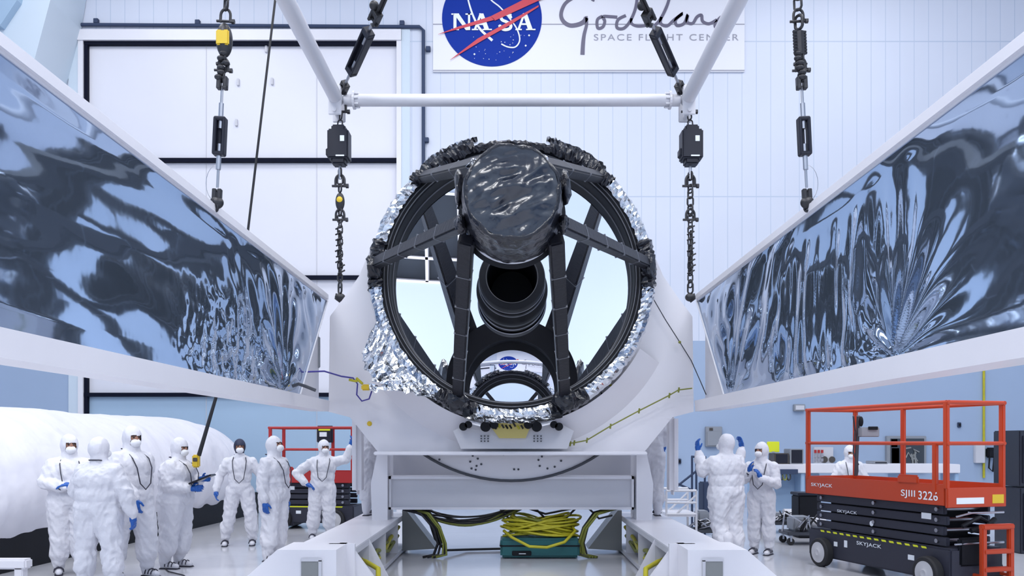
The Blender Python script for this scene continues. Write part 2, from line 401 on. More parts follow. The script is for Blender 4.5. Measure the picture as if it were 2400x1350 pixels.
stroke(name_stroke_mb(), c3([(1650, 120), (1645, 165), (1690, 183), (1740, 140), (1800, 95), (1750, 140), (1760, 180), (1810, 165), (1835, 105), (1830, 155), (1870, 165), (1900, 120), (1932, 108), (1940, 150), (1985, 168), (2040, 140)]), 7, 0)
stroke(name_stroke_mb(), c3([(2120, 92), (2060, 130), (2028, 180), (2060, 205), (2110, 150), (2150, 60), (2180, -40)]), 8, 0)
stroke(name_stroke_mb(), c3([(1150, -20), (1165, 0), (1180, 5)]), 5, 0)
for q in STR: q.build('handwritten_stroke', M['signgrey'], bn)
tm = MB(); text_mesh(tm, 'SPACE FLIGHT CENTER', (1731-1392)*YS/F, P(1392, 95, YS-.004), (1, 0, 0), (0, 0, 1), 15*YS/F, .004, 1.25)
tm.build('small_lettering', M['signpale'], bn, fixn=False)

# ---------------------------------------------------------------- rigging
XF = 2.46; ZF = 6.5; YA = 12.0
sf = thing('spreader_frame', 'white tubular lifting spreader frame hanging level above the telescope', 'lifting frame', (0, YA, ZF))
MB().tube([(-XF+.1, YA, ZF), (XF-.1, YA, ZF)], .085, 24).build('cross_tube', M['tubewhite'], sf, smooth='auto')
MB().tube([(-XF, 2.2, ZF), (XF, 2.2, ZF)], .085, 24).build('cross_tube', M['tubewhite'], sf, smooth='auto')
for s in (-1, 1):
    MB().tube([(s*XF, YA, ZF), (s*XF, 2.2, ZF)], .098, 24).build('side_tube', M['tubewhite'], sf, smooth='auto')
    b = MB().bbox((s*XF-.09, YA-.16, ZF-.26), (s*XF+.09, YA-.13, ZF+.16), .01).bbox((s*XF-.09, YA+.13, ZF-.26), (s*XF+.09, YA+.16, ZF+.16), .01)
    b.tube([(s*XF, YA-.2, ZF-.2), (s*XF, YA+.2, ZF-.2)], .03, 10).tube([(s*XF, YA-.2, ZF+.1), (s*XF, YA+.2, ZF+.1)], .03, 10)
    b.build('corner_bracket', M['tubewhite'], sf)
    b = MB()
    for a in range(8):
        c = Vector((s*(XF-.24), YA+.1*math.cos(a*PI/4), ZF+.1*math.sin(a*PI/4))); b.tube([c, c+Vector((-s*.07, 0, 0))], .014, 6)
    b.lathe([(.085, 0), (.125, 0), (.125, .03), (.085, .03)], (s*(XF-.24)-.015, YA, ZF), 'X', 20, closeprof=True)
    b.build('flange', M['tubewhite'], sf)
def link(mb, c, d, nrm, L, w, r):
    d = d.normalized(); nrm = (nrm-d*nrm.dot(d)).normalized(); pts = []
    for k in range(14):
        a = 2*PI*k/14; off = (L/2-w/2)*(1 if math.cos(a) > 0 else -1)
        pts.append(c+d*(off+math.cos(a)*w/2)+nrm*math.sin(a)*w/2)
    mb.tube(pts, r, 6, closed=True)
def chain(mb, a, b, L=.11, w=.065, r=.011):
    a = Vector(a); b = Vector(b); d = b-a; n = max(1, int(d.length/(L*.74))); u = d.normalized()
    n1 = Vector((0, 1, 0)).cross(u).normalized(); n2 = u.cross(n1)
    for i in range(n): link(mb, a+d*((i+.5)/n), u, (n1 if i % 2 else (n1+n2*1.2)), L, w, r)
def frame_of(a, b):
    d = (b-a).normalized(); x = Vector((0, 1, 0)).cross(d).normalized(); y = d.cross(x)
    return Matrix(((x.x, y.x, d.x, a.x), (x.y, y.y, d.y, a.y), (x.z, y.z, d.z, a.z), (0, 0, 0, 1)))
def shackle(parent, c, d, s=.12, name='shackle'):
    Mx = frame_of(c, c+d); mb = MB()
    pts = [Mx @ Vector((s*.42*math.cos(t), 0, s*.5+s*.55*math.sin(t))) for t in [PI*k/10 for k in range(11)]]
    pts = [Mx @ Vector((s*.42, 0, -s*.1))]+pts+[Mx @ Vector((-s*.42, 0, -s*.1))]
    mb.tube(pts, s*.12, 8); mb.tube([Mx @ Vector((-s*.75, 0, 0)), Mx @ Vector((s*.75, 0, 0))], s*.12, 8)
    mb.tube([Mx @ Vector((s*.55, 0, 0)), Mx @ Vector((s*.8, 0, 0))], s*.22, 6)
    return mb.build(name, M['steel'], parent, smooth='auto')
def turnbuckle(parent, a, b, w=.16):
    Mx = frame_of(a, b); L = (b-a).length; mb = MB()
    for s in (-1, 1): mb.bbox((s*w*.5-.028*s, -w*.38, L*.04), (s*w*.5, w*.38, L*.96), .008, 1, Mx)
    mb.bbox((-w*.5, -w*.38, 0), (w*.5, w*.38, L*.1), .01, 1, Mx); mb.bbox((-w*.5, -w*.38, L*.9), (w*.5, w*.38, L), .01, 1, Mx)
    mb.bbox((-w*.5, w*.1, L*.02), (w*.1, w*.3, L*.98), .006, 1, Mx)
    o = mb.build('turnbuckle', M['charcoal'], parent)
    MB().tube([Mx @ Vector((0, 0, -.12)), Mx @ Vector((0, 0, L*.3))], .022, 8).tube([Mx @ Vector((0, 0, L*.7)), Mx @ Vector((0, 0, L+.12))], .022, 8).build('screw', M['steellt'], o)
    return o
def clevis(parent, a, d, s=.1):
    Mx = frame_of(a, a+d); mb = MB()
    for k in (-1, 1): mb.bbox((k*s*.5-.018, -s*.5, -s), (k*s*.5+.018, s*.5, s), .006, 1, Mx)
    mb.bbox((-s*.5, -s*.5, s*.6), (s*.5, s*.5, s), .006, 1, Mx)
    mb.tube([Mx @ Vector((-s*.9, 0, -s*.6)), Mx @ Vector((s*.9, 0, -s*.6))], s*.22, 8)
    return mb.build('clevis', M['steel'], parent)
for s, side in ((-1, 'left'), (1, 'right')):
    # inner drop lines from the frame corners
    Y0 = YA-.02
    def Q(px, py): return P(px if s < 0 else 2415-px, py, Y0)
    t = thing('load_chain', 'thick chain with dark load cell box under the %s end of the cross tube' % side, 'chain', Q(797, 240), 0, 'inner drop chains with load cell boxes')
    shackle(t, Q(800, 262), Vector((0, 0, 1)), .15)
    mb = MB(); chain(mb, Q(800, 262), Q(796, 300)); mb.build('upper_chain', M['steel'], t, smooth=True)
    x0 = Q(771, 305); x1 = Q(820, 385)
    a, b = (x0, x1)
    xa, xb = min(a.x, b.x), max(a.x, b.x)
    body = MB().bbox((xa, Y0-.13, b.z+.05), (xb, Y0+.13, a.z-.02), .02).bbox((xa+.05, Y0-.1, b.z-.02), (xb-.05, Y0+.1, a.z+.05), .02)
    body = body.bbox((xa-.03, Y0-.08, b.z+.1), (xa+.02, Y0+.08, b.z+.2), .01).build('load_cell_box', M['charcoal'], t)
    MB().bbox((xa+.18, Y0-.137, a.z-.2), (xa+.24, Y0-.128, a.z-.12), .003, 1).build('sticker', M['signwhite'], body)
    MB().bbox((xa+.12, Y0-.137, b.z+.07), (xa+.24, Y0-.128, b.z+.09), .002, 1).build('label_strip', M['signwhite'], body)
    MB().tube([Q(797, 380), Q(797, 420)], .022, 8).build('eye_bolt', M['steellt'], t)
    shackle(t, Q(797, 436), Vector((0, 0, 1)), .15)
    if s < 0:
        hb = MB().ball(Q(797, 473), (.065, .05, .13)).build('hook_block', M['steel'], t, smooth=True)
        MB().ball(Q(797, 470), (.055, .058, .07)).build('yellow_tag', M['yellow'], hb, smooth=True)
    else:
        mb = MB(); chain(mb, Q(797, 445), Q(797, 500), .13, .08, .014); mb.build('middle_chain', M['steel'], t, smooth=True)
    mb = MB(); chain(mb, Q(797, 395 if s < 0 else 405), Q(797, 450), .12, .075, .013); chain(mb, Q(797, 490), Q(797, 520), .11, .07, .013); mb.build('link_chain', M['steel'], t, smooth=True)
    shackle(t, Q(797, 515), Vector((0, 0, 1)), .14)
    mb = MB(); chain(mb, Q(797, 518), Q(797, 672)); mb.tube([Q(795, 540), Q(798, 640)], .02, 6)
    for k in range(9): 
        c = Q(797+random.uniform(-4, 4), 535+k*13); mb.tube([c-Vector((.05, .02, .02)), c+Vector((.05, -.02, .03))], .012, 5)
    mb.build('lower_chain', M['steel'], t, smooth=True)
    link_ = MB(); chain(link_, Q(797, 660), Q(797, 690), .16, .09, .014); link_.ball(Q(797, 697), (.075, .05, .06)); link_.tube([Q(789, 688), Q(786, 700), Q(797, 708)], .014, 6)
    link_.build('hook', M['steel'], t, smooth='auto')
    # slings rising from corners to the crane hook
    A = Vector((s*2.38, 11.95, 6.6)); Cc = Vector((0, 7.4, 8.05)); u = (Cc-A).normalized()
    t = thing('crane_sling', 'slanting sling with a black turnbuckle rising %s from the %s end of the cross tube' % ('right' if s < 0 else 'left', side), 'sling', A, 0, 'slanting slings up to the crane hook')
    clevis(t, A+u*.10, u, .085)
    MB().tube([A+u*.0, A+u*.42], .02, 8).build('screw_end', M['steellt'], t)
    turnbuckle(t, A+u*.42, A+u*1.25, .15)
    clevis(t, A+u*1.5, u, .1)
    MB().ball(A+u*1.62+Vector((-.05*1, 0, .06)), .06).build('pin', M['steel'], t, smooth=True)
    MB().tube([A+u*1.6, Cc], .022, 8).tube([A+u*1.55+Vector((.04, 0, 0)), Cc], .018, 8).build('wire_rope', M['steel'], t)
    # outer drop lines to the side panels
    Yb = 7.36
    T0 = Vector((s*2.42, Yb, 6.42)); T1 = Vector((s*2.55, Yb, 3.70)); w = (T1-T0)
    def R(f): return T0+w*f
    def fy(py): z = P(0, py, Yb).z; return (6.42-z)/(6.42-3.70)
    t = thing('side_chain', 'long rigging line with turnbuckle ending on the top rim of the %s film panel' % side, 'chain', R(1), 0, 'outer drop lines to the film panels')
    mb = MB(); chain(mb, R(0), R(fy(20)), .12, .07, .011); mb.build('upper_chain', M['steel'], t, smooth=True)
    shackle(t, R(fy(50)), -w, .10)
    if s < 0:
        c = R(fy(95)); hb = MB().ball(c, (.07, .06, .15)).build('hook_block', M['steel'], t, smooth=True)
        MB().bbox(c-Vector((.055, .062, .06)), c+Vector((.055, -.03, .07)), .01).build('yellow_label', M['yellow'], hb)
    else:
        mb = MB(); chain(mb, R(fy(30)), R(fy(75)), .12, .07, .014); mb.build('middle_chain', M['steel'], t, smooth=True)
        mb = MB().tube([R(fy(75)), R(fy(130))], .04, 8)
        for k in range(8): c = R(fy(78+k*7)); mb.tube([c-Vector((.06, .03, .0)), c+Vector((.06, .02, .02))], .015, 5)
        mb.build('wrapped_strap', M['steel'], t)
    shackle(t, R(fy(165)), -w, .1)
    clevis(t, R(fy(195)), -w, .055)
    MB().tube([R(fy(205)), R(fy(265))], .012, 6).build('rope', M['steellt'], t)
    turnbuckle(t, R(fy(365)), R(fy(275)), .105)
    MB().tube([R(fy(370)), R(fy(440))], .012, 6).build('rope', M['steellt'], t)
    clevis(t, R(fy(455)), w, .045)
    mb = MB().ball(R(fy(475)), (.06, .04, .055)); chain(mb, R(fy(465)), R(fy(500)), .09, .06, .012); mb.build('hook', M['steel'], t, smooth='auto')
    for f0, f1 in ((fy(125), fy(160)), (fy(165), fy(195))):
        mb = MB(); chain(mb, R(f0), R(f1), .085, .055, .011); mb.build('link_chain', M['steel'], t, smooth=True)
    shackle(t, R(fy(150)), w, .075)
    mb = MB()
    for k in range(6): c = R(fy(128+k*11)); mb.ball(c+V(random.uniform(-.03, .03), -.02, 0), (.035, .03, .025), 6)
    mb.build('link_fitting', M['steel'], t)
    # thin safety wire loop
    c = R(fy(430)); lp = [c+Vector((-s*-1*(.0)+(-1 if s < 0 else 1)*.10*math.sin(k*PI/10), 0, .16*math.cos(k*PI/10))) for k in range(11)]
    MB().tube(lp, .0025, 4).build('safety_wire', M['steellt'], t)
ch = thing('crane_hook', 'crane hook block high above the frame where the slings meet', 'crane hook', (0, 7.4, 8.05))
MB().bbox((-.25, 7.2, 8.2), (.25, 7.6, 8.8), .05).build('block', M['yellow'], ch)
MB().tube([(0, 7.4, 8.2), (.1, 7.4, 8.1), (0, 7.4, 8.0), (-.1, 7.4, 8.1)], .05, 8).build('hook', M['steel'], ch)
MB().tube([(0, 7.4, 8.7), (0, 7.4, ZT)], .03, 8).build('wire_rope', M['steel'], ch)

# crane pendant control on its cable
t = thing('crane_pendant', 'yellow crane pendant control hanging on a long slanting black cable', 'pendant control', P(460, 1080, 11.4))
MB().tube([P(690, -420, 11.4), P(645, 0, 11.4), P(580, 550, 11.4), P(508, 925, 11.4), P(466, 1068, 11.4)], [.016, .016, .017, .022, .03], 8).build('cable', M['blackhose'], t)
c = P(460, 1078, 11.4)
MB().bbox((c.x-.045, c.y-.04, c.z-.1), (c.x+.045, c.y+.04, c.z+.07), .015).build('control_box', M['yellow'], t)
MB().bbox((c.x-.03, c.y-.05, c.z-.02), (c.x+.03, c.y-.04, c.z+.03), .006).build('button_panel', M['brown'], t)

# ---------------------------------------------------------------- telescope
ZA = 3.89; YR = 11.5
tel = thing('space_telescope', 'large round space telescope with silver foil ring, black struts and central mirror', 'telescope', (0, YR, ZA-1.95))
CR = Vector((0, 0, ZA))
# outer ring structure
MB().lathe([(1.655, YR+.0), (1.70, YR-.03), (1.76, YR-.03), (1.76, YR+.68), (1.655, YR+.68)], CR, 'Y', 128, closeprof=True).build('inner_ring', M['matte'], tel, smooth='auto')
MB().lathe([(1.665, YR-.035), (1.672, YR-.045), (1.68, YR-.035)], CR, 'Y', 128, closeprof=True).lathe([(1.715, YR-.035), (1.72, YR-.045), (1.728, YR-.035)], CR, 'Y', 128, closeprof=True).lathe([(1.652, YR+.3), (1.64, YR+.32), (1.652, YR+.34)], CR, 'Y', 128, closeprof=True).build('ring_lip', M['seam'], tel, smooth='auto')
def wrap(a0, a1, prof, n, jit, mb=None):
    mb = mb or MB(); mb.lathe(prof, CR, 'Y', n, math.radians(a0), math.radians(a1), jit, True); return mb
fp = [(1.755, YR-.06), (1.80, YR-.085), (1.85, YR-.09), (1.90, YR-.06), (1.93, YR+.02), (1.935, YR+.15), (1.93, YR+.35), (1.93, YR+.6), (1.76, YR+.6)]
for a0, a1 in ((135, 165), (183, 238), (254, 287), (302, 357), (13, 46)):
    wrap(a0, a1, fp, int((a1-a0)*.8), .011).build('foil_wrap', M['foil'], tel)
bp = [(1.74, YR-.10), (1.80, YR-.14), (1.87, YR-.14), (1.92, YR-.09), (1.95, YR+.05), (1.95, YR+.3), (1.75, YR+.4)]
for a0, a1 in ((106, 136), (44, 74), (164, 184), (-4, 16), (237, 255), (286, 303)):
    wrap(a0, a1, bp, int((a1-a0)*1.1), .022).build('black_blanket', M['black'], tel)
for a0, a1 in ((73, 107),):
    wrap(a0, a1, [(r-.08 if r > 1.8 else r, t) for r, t in bp], 30, .015).build('black_blanket', M['black'], tel)
for a0, a1 in ((104, 128), (50, 76)):
    wrap(a0, a1, [(1.90, YR-.05), (1.95, YR-.1), (1.985, YR+.1), (1.94, YR+.15)], 30, .015).build('foil_patch', M['foil'], tel)
# primary mirror: concave, with a central hole
MR = 10.3; YV = YR+.86
pr = [(r, YV-r*r/(2*MR)) for r in [.40+1.28*i/40 for i in range(41)]]
MB().lathe(pr, CR, 'Y', 160).build('primary_mirror', M['mirror'], tel, smooth=True, fixn=False)
MB().lathe([(0, YV+.35), (1.9, YV+.35), (1.92, YV+.3), (1.92, YV-.1), (1.80, YV-.2)], CR, 'Y', 64).build('mirror_back', M['matte'], tel, smooth='auto')
# central baffle barrel
bar = [(.30, YV+.2), (.335, 11.60), (.335, 11.38), (.345, 11.34), (.43, 11.36), (.445, 11.42), (.445, 11.60), (.425, 11.62), (.425, 11.75), (.455, 11.77), (.455, 11.90), (.435, 11.93), (.435, 12.1), (.50, 12.2), (.52, YV+.02)]
MB().lathe(bar, CR, 'Y', 96).build('baffle_barrel', M['matte'], tel, smooth='auto')
MB().lathe([(.448, 11.58), (.455, 11.60), (.448, 11.62)], CR, 'Y', 96, closeprof=True).lathe([(.337, 11.37), (.346, 11.33), (.352, 11.35)], CR, 'Y', 96, closeprof=True).lathe([(.458, 11.85), (.466, 11.87), (.458, 11.89)], CR, 'Y', 96, closeprof=True).build('barrel_rim', M['seam'], tel, smooth='auto')
MB().lathe([(.0, YV+.15), (.32, YV+.15)], CR, 'Y', 48).build('barrel_floor', M['matte'], tel)
# secondary mirror housing
Yh0, Yh1 = 7.46, 8.24
def crumple(mb, amp, sc, seed=0, dirs=None):
    for v in mb.v:
        n = noise.noise_vector(v*sc+Vector((seed, 0, 0))); v += n*amp
    return mb
hp = []
for i in range(22): 
    r = .405*i/21; hp.append((max(r, .001), Yh0-.03*math.cos(r/.405*PI/2)))
hm = MB().lathe(hp, CR, 'Y', 90)
for v in hm.v:
    rr = math.hypot(v.x, v.z-ZA)/.405
    f = noise.noise(Vector((v.x*3.2+1, v.z*7.5-v.x*2.5, 0)))+.5*noise.noise(Vector((v.x*8, v.z*17-v.x*8, 3)))
    v.y += .05*f*(1-rr**6)
hub = hm.build('hub_cover', M['blackfilm'], tel, smooth=True)
hs = [(.395, Yh0+.0), (.415, Yh0-.01), (.43, Yh0+.02), (.435, 7.55), (.445, 7.64), (.455, 7.70), (.45, 7.78), (.465, 7.85), (.455, 7.95), (.472, 8.03), (.475, 8.12), (.47, 8.2), (.46, Yh1)]
hb = MB().lathe(hs, CR, 'Y', 90)
for v in hb.v:
    f = noise.noise(Vector((v.x*9, v.y*9, v.z*9)))+.5*noise.noise(Vector((v.x*25, v.y*25, v.z*25)))
    d = Vector((v.x, 0, v.z-ZA)).normalized(); v += d*f*.022
hb.build('hub_housing', M['black'], tel, smooth=True)
MB().lathe([(.462, Yh1-.02), (.478, Yh1-.01), (.478, Yh1+.015), (.462, Yh1+.02)], CR, 'Y', 90, closeprof=True).build('hub_rim', M['steellt'], tel, smooth='auto')
MB().lathe([(.36, Yh1-.1), (.36, Yh1+.03), (.52, Yh1+.03), (.52, Yh1+.025), (.46, Yh1-.02)], CR, 'Y', 90).build('hub_back_ring', M['matte'], tel, smooth='auto')
SR = 1.5
MB().lathe([(r, Yh1-.02-r*r/(2*SR)) for r in [.001+.36*i/24 for i in range(25)]], CR, 'Y', 96).build('secondary_mirror', M['mirror'], tel, smooth=True, fixn=False)
# crumpled ears and foil pieces on the hub
def lump(c, r, mat_, name, seed, amp=.04, M3=None, sm=False):
    mb = MB().ball(c, r, 9, M3)
    for v in mb.v: v += noise.noise_vector(v*7+Vector((seed, seed, 0)))*amp+noise.noise_vector(v*19+Vector((seed, 0, seed)))*amp*.5
    return mb.build(name, mat_, tel, smooth=sm)
for s in (-1, 1):
    for k, (px, py, rx, rz) in enumerate([(1192-116, 440, .045, .17), (1192-112, 525, .05, .09)]):
        c = P(px, py, 7.85); c.x = c.x if s < 0 else -c.x
        lump(c, (rx, .14, rz), M['black'], 'hub_blanket', k+s*3, .025)
for c, r in ((P(1262, 372, 7.9), (.09, .05, .05)), (P(1288, 420, 7.9), (.035, .05, .10)), (P(1106, 385, 7.8), (.05, .05, .05)), (P(1080, 470, 7.9), (.03, .05, .06))):
    lump(c, r, M['foil'], 'foil_patch', c.x*9, .05)
# struts
def strut(a, b, w, nm='strut', seams=4, m_=M['strut']):
    a = Vector(a); b = Vector(b); Mx = frame_of(a, b); L = (b-a).length
    o = MB().bbox((-w/2, -w*.4, 0), (w/2, w*.4, L), w*.12, 2, Mx).build(nm, m_, tel)
    if seams:
        for k in range(1, seams+1):
            z = L*k/(seams+1); MB().box((-w*.52, -w*.42, z-.004), (w*.52, w*.42, z+.004), Mx).build('tape_seam', M['seam'], o)
    return o
YB = YR-.12
for s in (-1, 1):
    strut(P(1198+s*112, 522, 8.05), P(1198+s*318, 617, YB), .15)
    strut(P(1198+s*(105), 560, 8.0), P(1198+s*124, 925, YB), .15, seams=5)
    strut(P(1198+s*70, 385, 7.9), P(1198+s*205, 415, YB), .15, seams=2)
    lump(P(1198+s*322, 625, YB-.02), (.10, .12, .17), M['black'], 'strut_foot', 4+s, .05)
    lump(P(1198+s*126, 938, YB-.02), (.16, .12, .14), M['black'], 'strut_foot', 9+s, .04)
    # light foil edge along the slanting struts
    a = P(1198+s*112, 515, 8.0); b = P(1198+s*318, 607, YB-.02)
    mb = MB().tube([a+(b-a)*t+noise.noise_vector(Vector((t*13, s, 0)))*.012 for t in [k/20 for k in range(21)]], .014, 5); mb.build('strut_foil_edge', M['foilflat'], tel)
# foil skirt, lower left
def skirt(u, v):
    A0 = P(905, 700, YR+.0); A1 = P(1040, 935, YR-.05); B0 = P(890, 770, YR+.02); B1 = P(835, 895, YR-.25)
    top = P(898, 690, YR+.05)*(1-u)+P(1045, 945, YR-.05)*u
    top += Vector((-.10, 0, -.12))*math.sin(u*PI)
    out = P(880, 770, YR)*(1-u)**2+P(790, 905, YR-.35)*2*u*(1-u)+P(1000, 925, YR-.3)*u*u
    p = top*(1-v)+out*v
    f = math.sin(u*34+v*3)*.05*v+noise.noise(Vector((u*14, v*6, 0)))*.10*(.3+v)
    return p+Vector((f*.3, -abs(f)-.06*v, f*.4))
MB().grid(skirt, 30, 9).build('foil_skirt', M['foil'], tel)
def skirt2(u, v):
    p = P(860+150*u, 895+10*math.sin(u*9), YR-.3)*(1-v)+P(870+120*u, 915+5*math.sin(u*20), YR-.45)*v
    return p+noise.noise_vector(Vector((u*12, v*4, 5)))*.05
MB().grid(skirt2, 40, 5).build('foil_skirt', M['foil'], tel)
# bottom foil shelf and cradle hardware
def shelf(u, v):
    x = 1085+235*u; p = P(x, 962+14*(1-(2*u-1)**2), YR-.1)*(1-v)+P(x, 978+14*(1-(2*u-1)**2), YR-.35)*v
    return p+noise.noise_vector(Vector((u*16, v*5, 2)))*.025
MB().grid(shelf, 50, 5).build('foil_shelf', M['foil'], tel)

# ---------------------------------------------------------------- white end bulkhead with cradle
YH = 11.9
bk = thing('cradle_bulkhead', 'broad white cradle bulkhead holding the telescope ring between the side panels', 'cradle', P(1198, 1060, YH))
CRW = P(1198, 655, YR); 
outer = [(770, 975), (775, 742), (812, 690), (842, 646), (863, 600), (900, 520)]
outer_px = [(885, 1058), (820, 978), (770, 965), (773, 742), (812, 690), (842, 646), (868, 590)]
full = outer_px+[(2396-x, y) for x, y in outer_px[::-1]]
# polygon with an arched cut-out following the ring
arc = []
for k in range(41):
    a = math.radians(172+196*k/40)     # from upper left through bottom to upper right
    r_ = 1.88*F/YH
    arc.append((CX+r_*math.cos(a), HY-(ZA-CZ)*F/YH-r_*math.sin(a)))
Lp = [(885, 1058), (820, 978), (770, 965), (773, 742), (812, 690), (842, 646), (872, 575)]
poly = Lp+arc+[(2396-x, y) for x, y in Lp[::-1]]
bm = bmesh.new(); vv = [bm.verts.new(P(x, y, YH)) for x, y in poly]; f = bm.faces.new(vv)
ex = bmesh.ops.extrude_face_region(bm, geom=[f]); 
for g_ in ex['geom']:
    if isinstance(g_, bmesh.types.BMVert): g_.co.y += .3
bmesh.ops.recalc_face_normals(bm, faces=bm.faces[:]); bmesh.ops.triangulate(bm, faces=bm.faces[:])
me = bpy.data.meshes.new('bulkhead_plate')
Mi = ROOT[bk].inverted()
for v in bm.verts: v.co = Mi @ v.co
bm.to_mesh(me); bm.free(); me.materials.append(M['white'])
o = bpy.data.objects.new('bulkhead_plate', me); C.objects.link(o); o.parent = bk
# curved cradle saddle in front, under the ring
sd = MB()
def saddle(u, v):
    a = math.radians(208+124*u); r = 1.97+.38*v-.0*u
    y = YR+.1+.32*v
    return Vector((r*math.cos(a), y, max(ZA+r*math.sin(a), 1.56)))
sd.grid(saddle, 60, 6); sd.build('saddle', M['white'], bk, smooth=True)
# bottom sill
MB().bbox((P(885, 0, YH).x, YH-.35, P(0, 1061, YH).z-.03), (P(1508, 0, YH).x, YH+.25, P(0, 1061, YH).z+.02), .012).build('sill', M['white'], bk)
pl = P(1198, 1020, YH-.45)
MB().prism([P(1062, 1010, YH-.3), P(1080, 1052, YH-.3), P(1330, 1052, YH-.3), P(1345, 1010, YH-.3), P(1300, 985, YH-.3), P(1110, 985, YH-.3)], (0, .08, 0)).build('mount_plate', M['greyw'], bk)
gp = MB().prism([P(1150, 1000, YH-.36), P(1170, 1027, YH-.36), P(1232, 1027, YH-.36), P(1243, 1000, YH-.36), P(1236, 988, YH-.36), P(1158, 988, YH-.36)], (0, .06, 0)).build('gold_bracket', M['gold'], bk)
for k in range(10):
    c = P(1158+k*9, 992+random.uniform(-4, 8), YH-.4); MB().tube([c, c+Vector((.03, .0, -.05))], .012, 6).build('cable_stub', random.choice((M['hose'], M['matte'], M['blackhose'])), gp)
for s in (-1, 1):
    for dx_, dy_, r_ in ((112, 1000, .055), (60, 1000, .07), (40, 995, .06), (100, 995, .05)):
        c = P(1198+s*dx_, dy_, YH-.42)
        MB().lathe([(.001, -.03), (r_, -.03), (r_, .05), (.001, .05)], c, 'Y', 18).build('clamp', M['matte'], bk, smooth='auto')
    c = P(1198+s*82, 993, YH-.42)
    MB().tube([c+Vector((-.12*s, 0, -.03)), c+Vector((.12*s, 0, .03))], .03, 8).build('link_arm', M['foilflat'], bk)
    h = MB()
    for i in range(3):
        for j in range(3): c = P(1128+i*8 if s < 0 else 1252+i*8, 1022+j*6, YH-.31); h.tube([c, c+Vector((0, -.012, 0))], .011, 8)
    h.build('bolt_pattern', M['darkgrey'], bk, kind='stuff')
for px, py in ((957, 932), (1037, 977), (1075, 982), (1360, 983), (1410, 922), (1440, 941), (1490, 865), (1317, 1030), (1082, 1024)):
    c = P(px, py, YH-.05); MB().ball(c, .014).build('bolt_head', M['darkgrey'], bk)
mk = MB()
for px, py in ((1424, 899), (1439, 909), (1455, 919)): c = P(px, py, YH); mk.box(c-Vector((.03, .02, .025)), c+Vector((.03, 0, .025)))
mk.build('cable_clamp', M['matte'], bk)
mk = MB().prism([P(1418, 893, YH), P(1418, 899, YH), P(1464, 925, YH), P(1466, 919, YH)], (0, -.008, 0)); mk.build('yellow_tape', M['hose'], bk)
c = P(866, 993, YH); MB().ball(c, .035).build('yellow_plug', M['yellow'], bk)
for s_ in (-1, 1):
    xa = P(1568 if s_ > 0 else 826, 0, YH+.5).x; xb = P(1589 if s_ > 0 else 848, 0, YH+.5).x
    MB().bbox((min(xa, xb), YH+.4, P(0, 1160, YH+.5).z), (max(xa, xb), YH+.75, P(0, 970, YH+.5).z), .07, 5).build('side_pad', M['white'], bk, smooth='auto')
# drum end below the sill
seg = []
for k in range(31):
    a = math.radians(213+114*k/30); seg.append((1198+370*math.cos(a), 757-370*math.sin(a)))
dr = MB().prism([P(x, y, 12.25) for x, y in seg], (0, .35, 0)).build('drum_end', M['white'], bk)
MB().tube([P(x, y, 12.22) for x, y in seg], .02, 6).build('drum_rim', M['darkgrey'], dr)
h = MB()
for px, py in ((1108, 1068), (1102, 1082), (1117, 1092), (1128, 1088), (1105, 1098), (1115, 1101), (1205, 1100), (1215, 1100), (1262, 1078), (1270, 1070), (1315, 1080), (1265, 1092), (1283, 1098), (1300, 1094), (1120, 1075), (1180, 1065), (1030, 1077)):
    c = P(px, py, 12.25); h.tube([c, c+Vector((0, -.012, 0))], .016, 8)
h.build('bolt_hole', M['darkgrey'], dr)
# purple/blue cable on the left and yellow wrapped cable on the right
t = thing('sensor_cable', 'thin purple cable looping from the left panel to the foil skirt', 'cable', P(780, 870, 11.6))
MB().tube([P(705, 872, 10.6), P(760, 870, 11), P(800, 882, 11.4), P(828, 886, 11.5), P(838, 900, 11.5), P(836, 925, 11.55), P(848, 940, 11.55), P(865, 935, 11.55), P(872, 915, 11.55)], .011, 6).build('wire', M['bluecable'], t)
MB().bbox(P(858, 908, 11.5)-Vector((.06, .04, .04)), P(858, 908, 11.5)+Vector((.06, .04, .04)), .015).build('connector', M['yellow'], t)
for a, b in (((835, 886), (850, 900)), ((818, 890), (838, 894))):
    MB().tube([P(*a, 11.5), P(*b, 11.5)], .018, 6).build('sleeve', M['hose'], t)
t = thing('grounding_cable', 'thin dark cable with yellow ties climbing the right side of the white bulkhead', 'cable', P(1480, 970, YH))
cp = [(1315, 1040), (1345, 1038), (1375, 1032), (1430, 999), (1497, 963), (1568, 927), (1590, 914), (1622, 910)]
MB().tube([P(x, y, YH-.12) for x, y in cp], .009, 6).build('wire', M['olive'], t)
for x, y in cp[1:-1]+[(1327, 1042), (1336, 1040)]: c = P(x, y, YH-.12); MB().tube([c-Vector((0, 0, .035)), c+Vector((.01, 0, .035))], .013, 6).build('tie', M['olive'], t)
t = thing('grounding_cable', 'thin brown cable running down right from the telescope ring edge', 'cable', P(1590, 800, YH))
MB().tube([P(x, y, YH-.1) for x, y in ((1528, 695), (1560, 750), (1592, 800), (1620, 845), (1640, 890), (1655, 925))], .007, 6).build('wire', M['darkgrey'], t)
MB().ball(P(1593, 802, YH-.1), .02).build('tie', M['olive'], t)

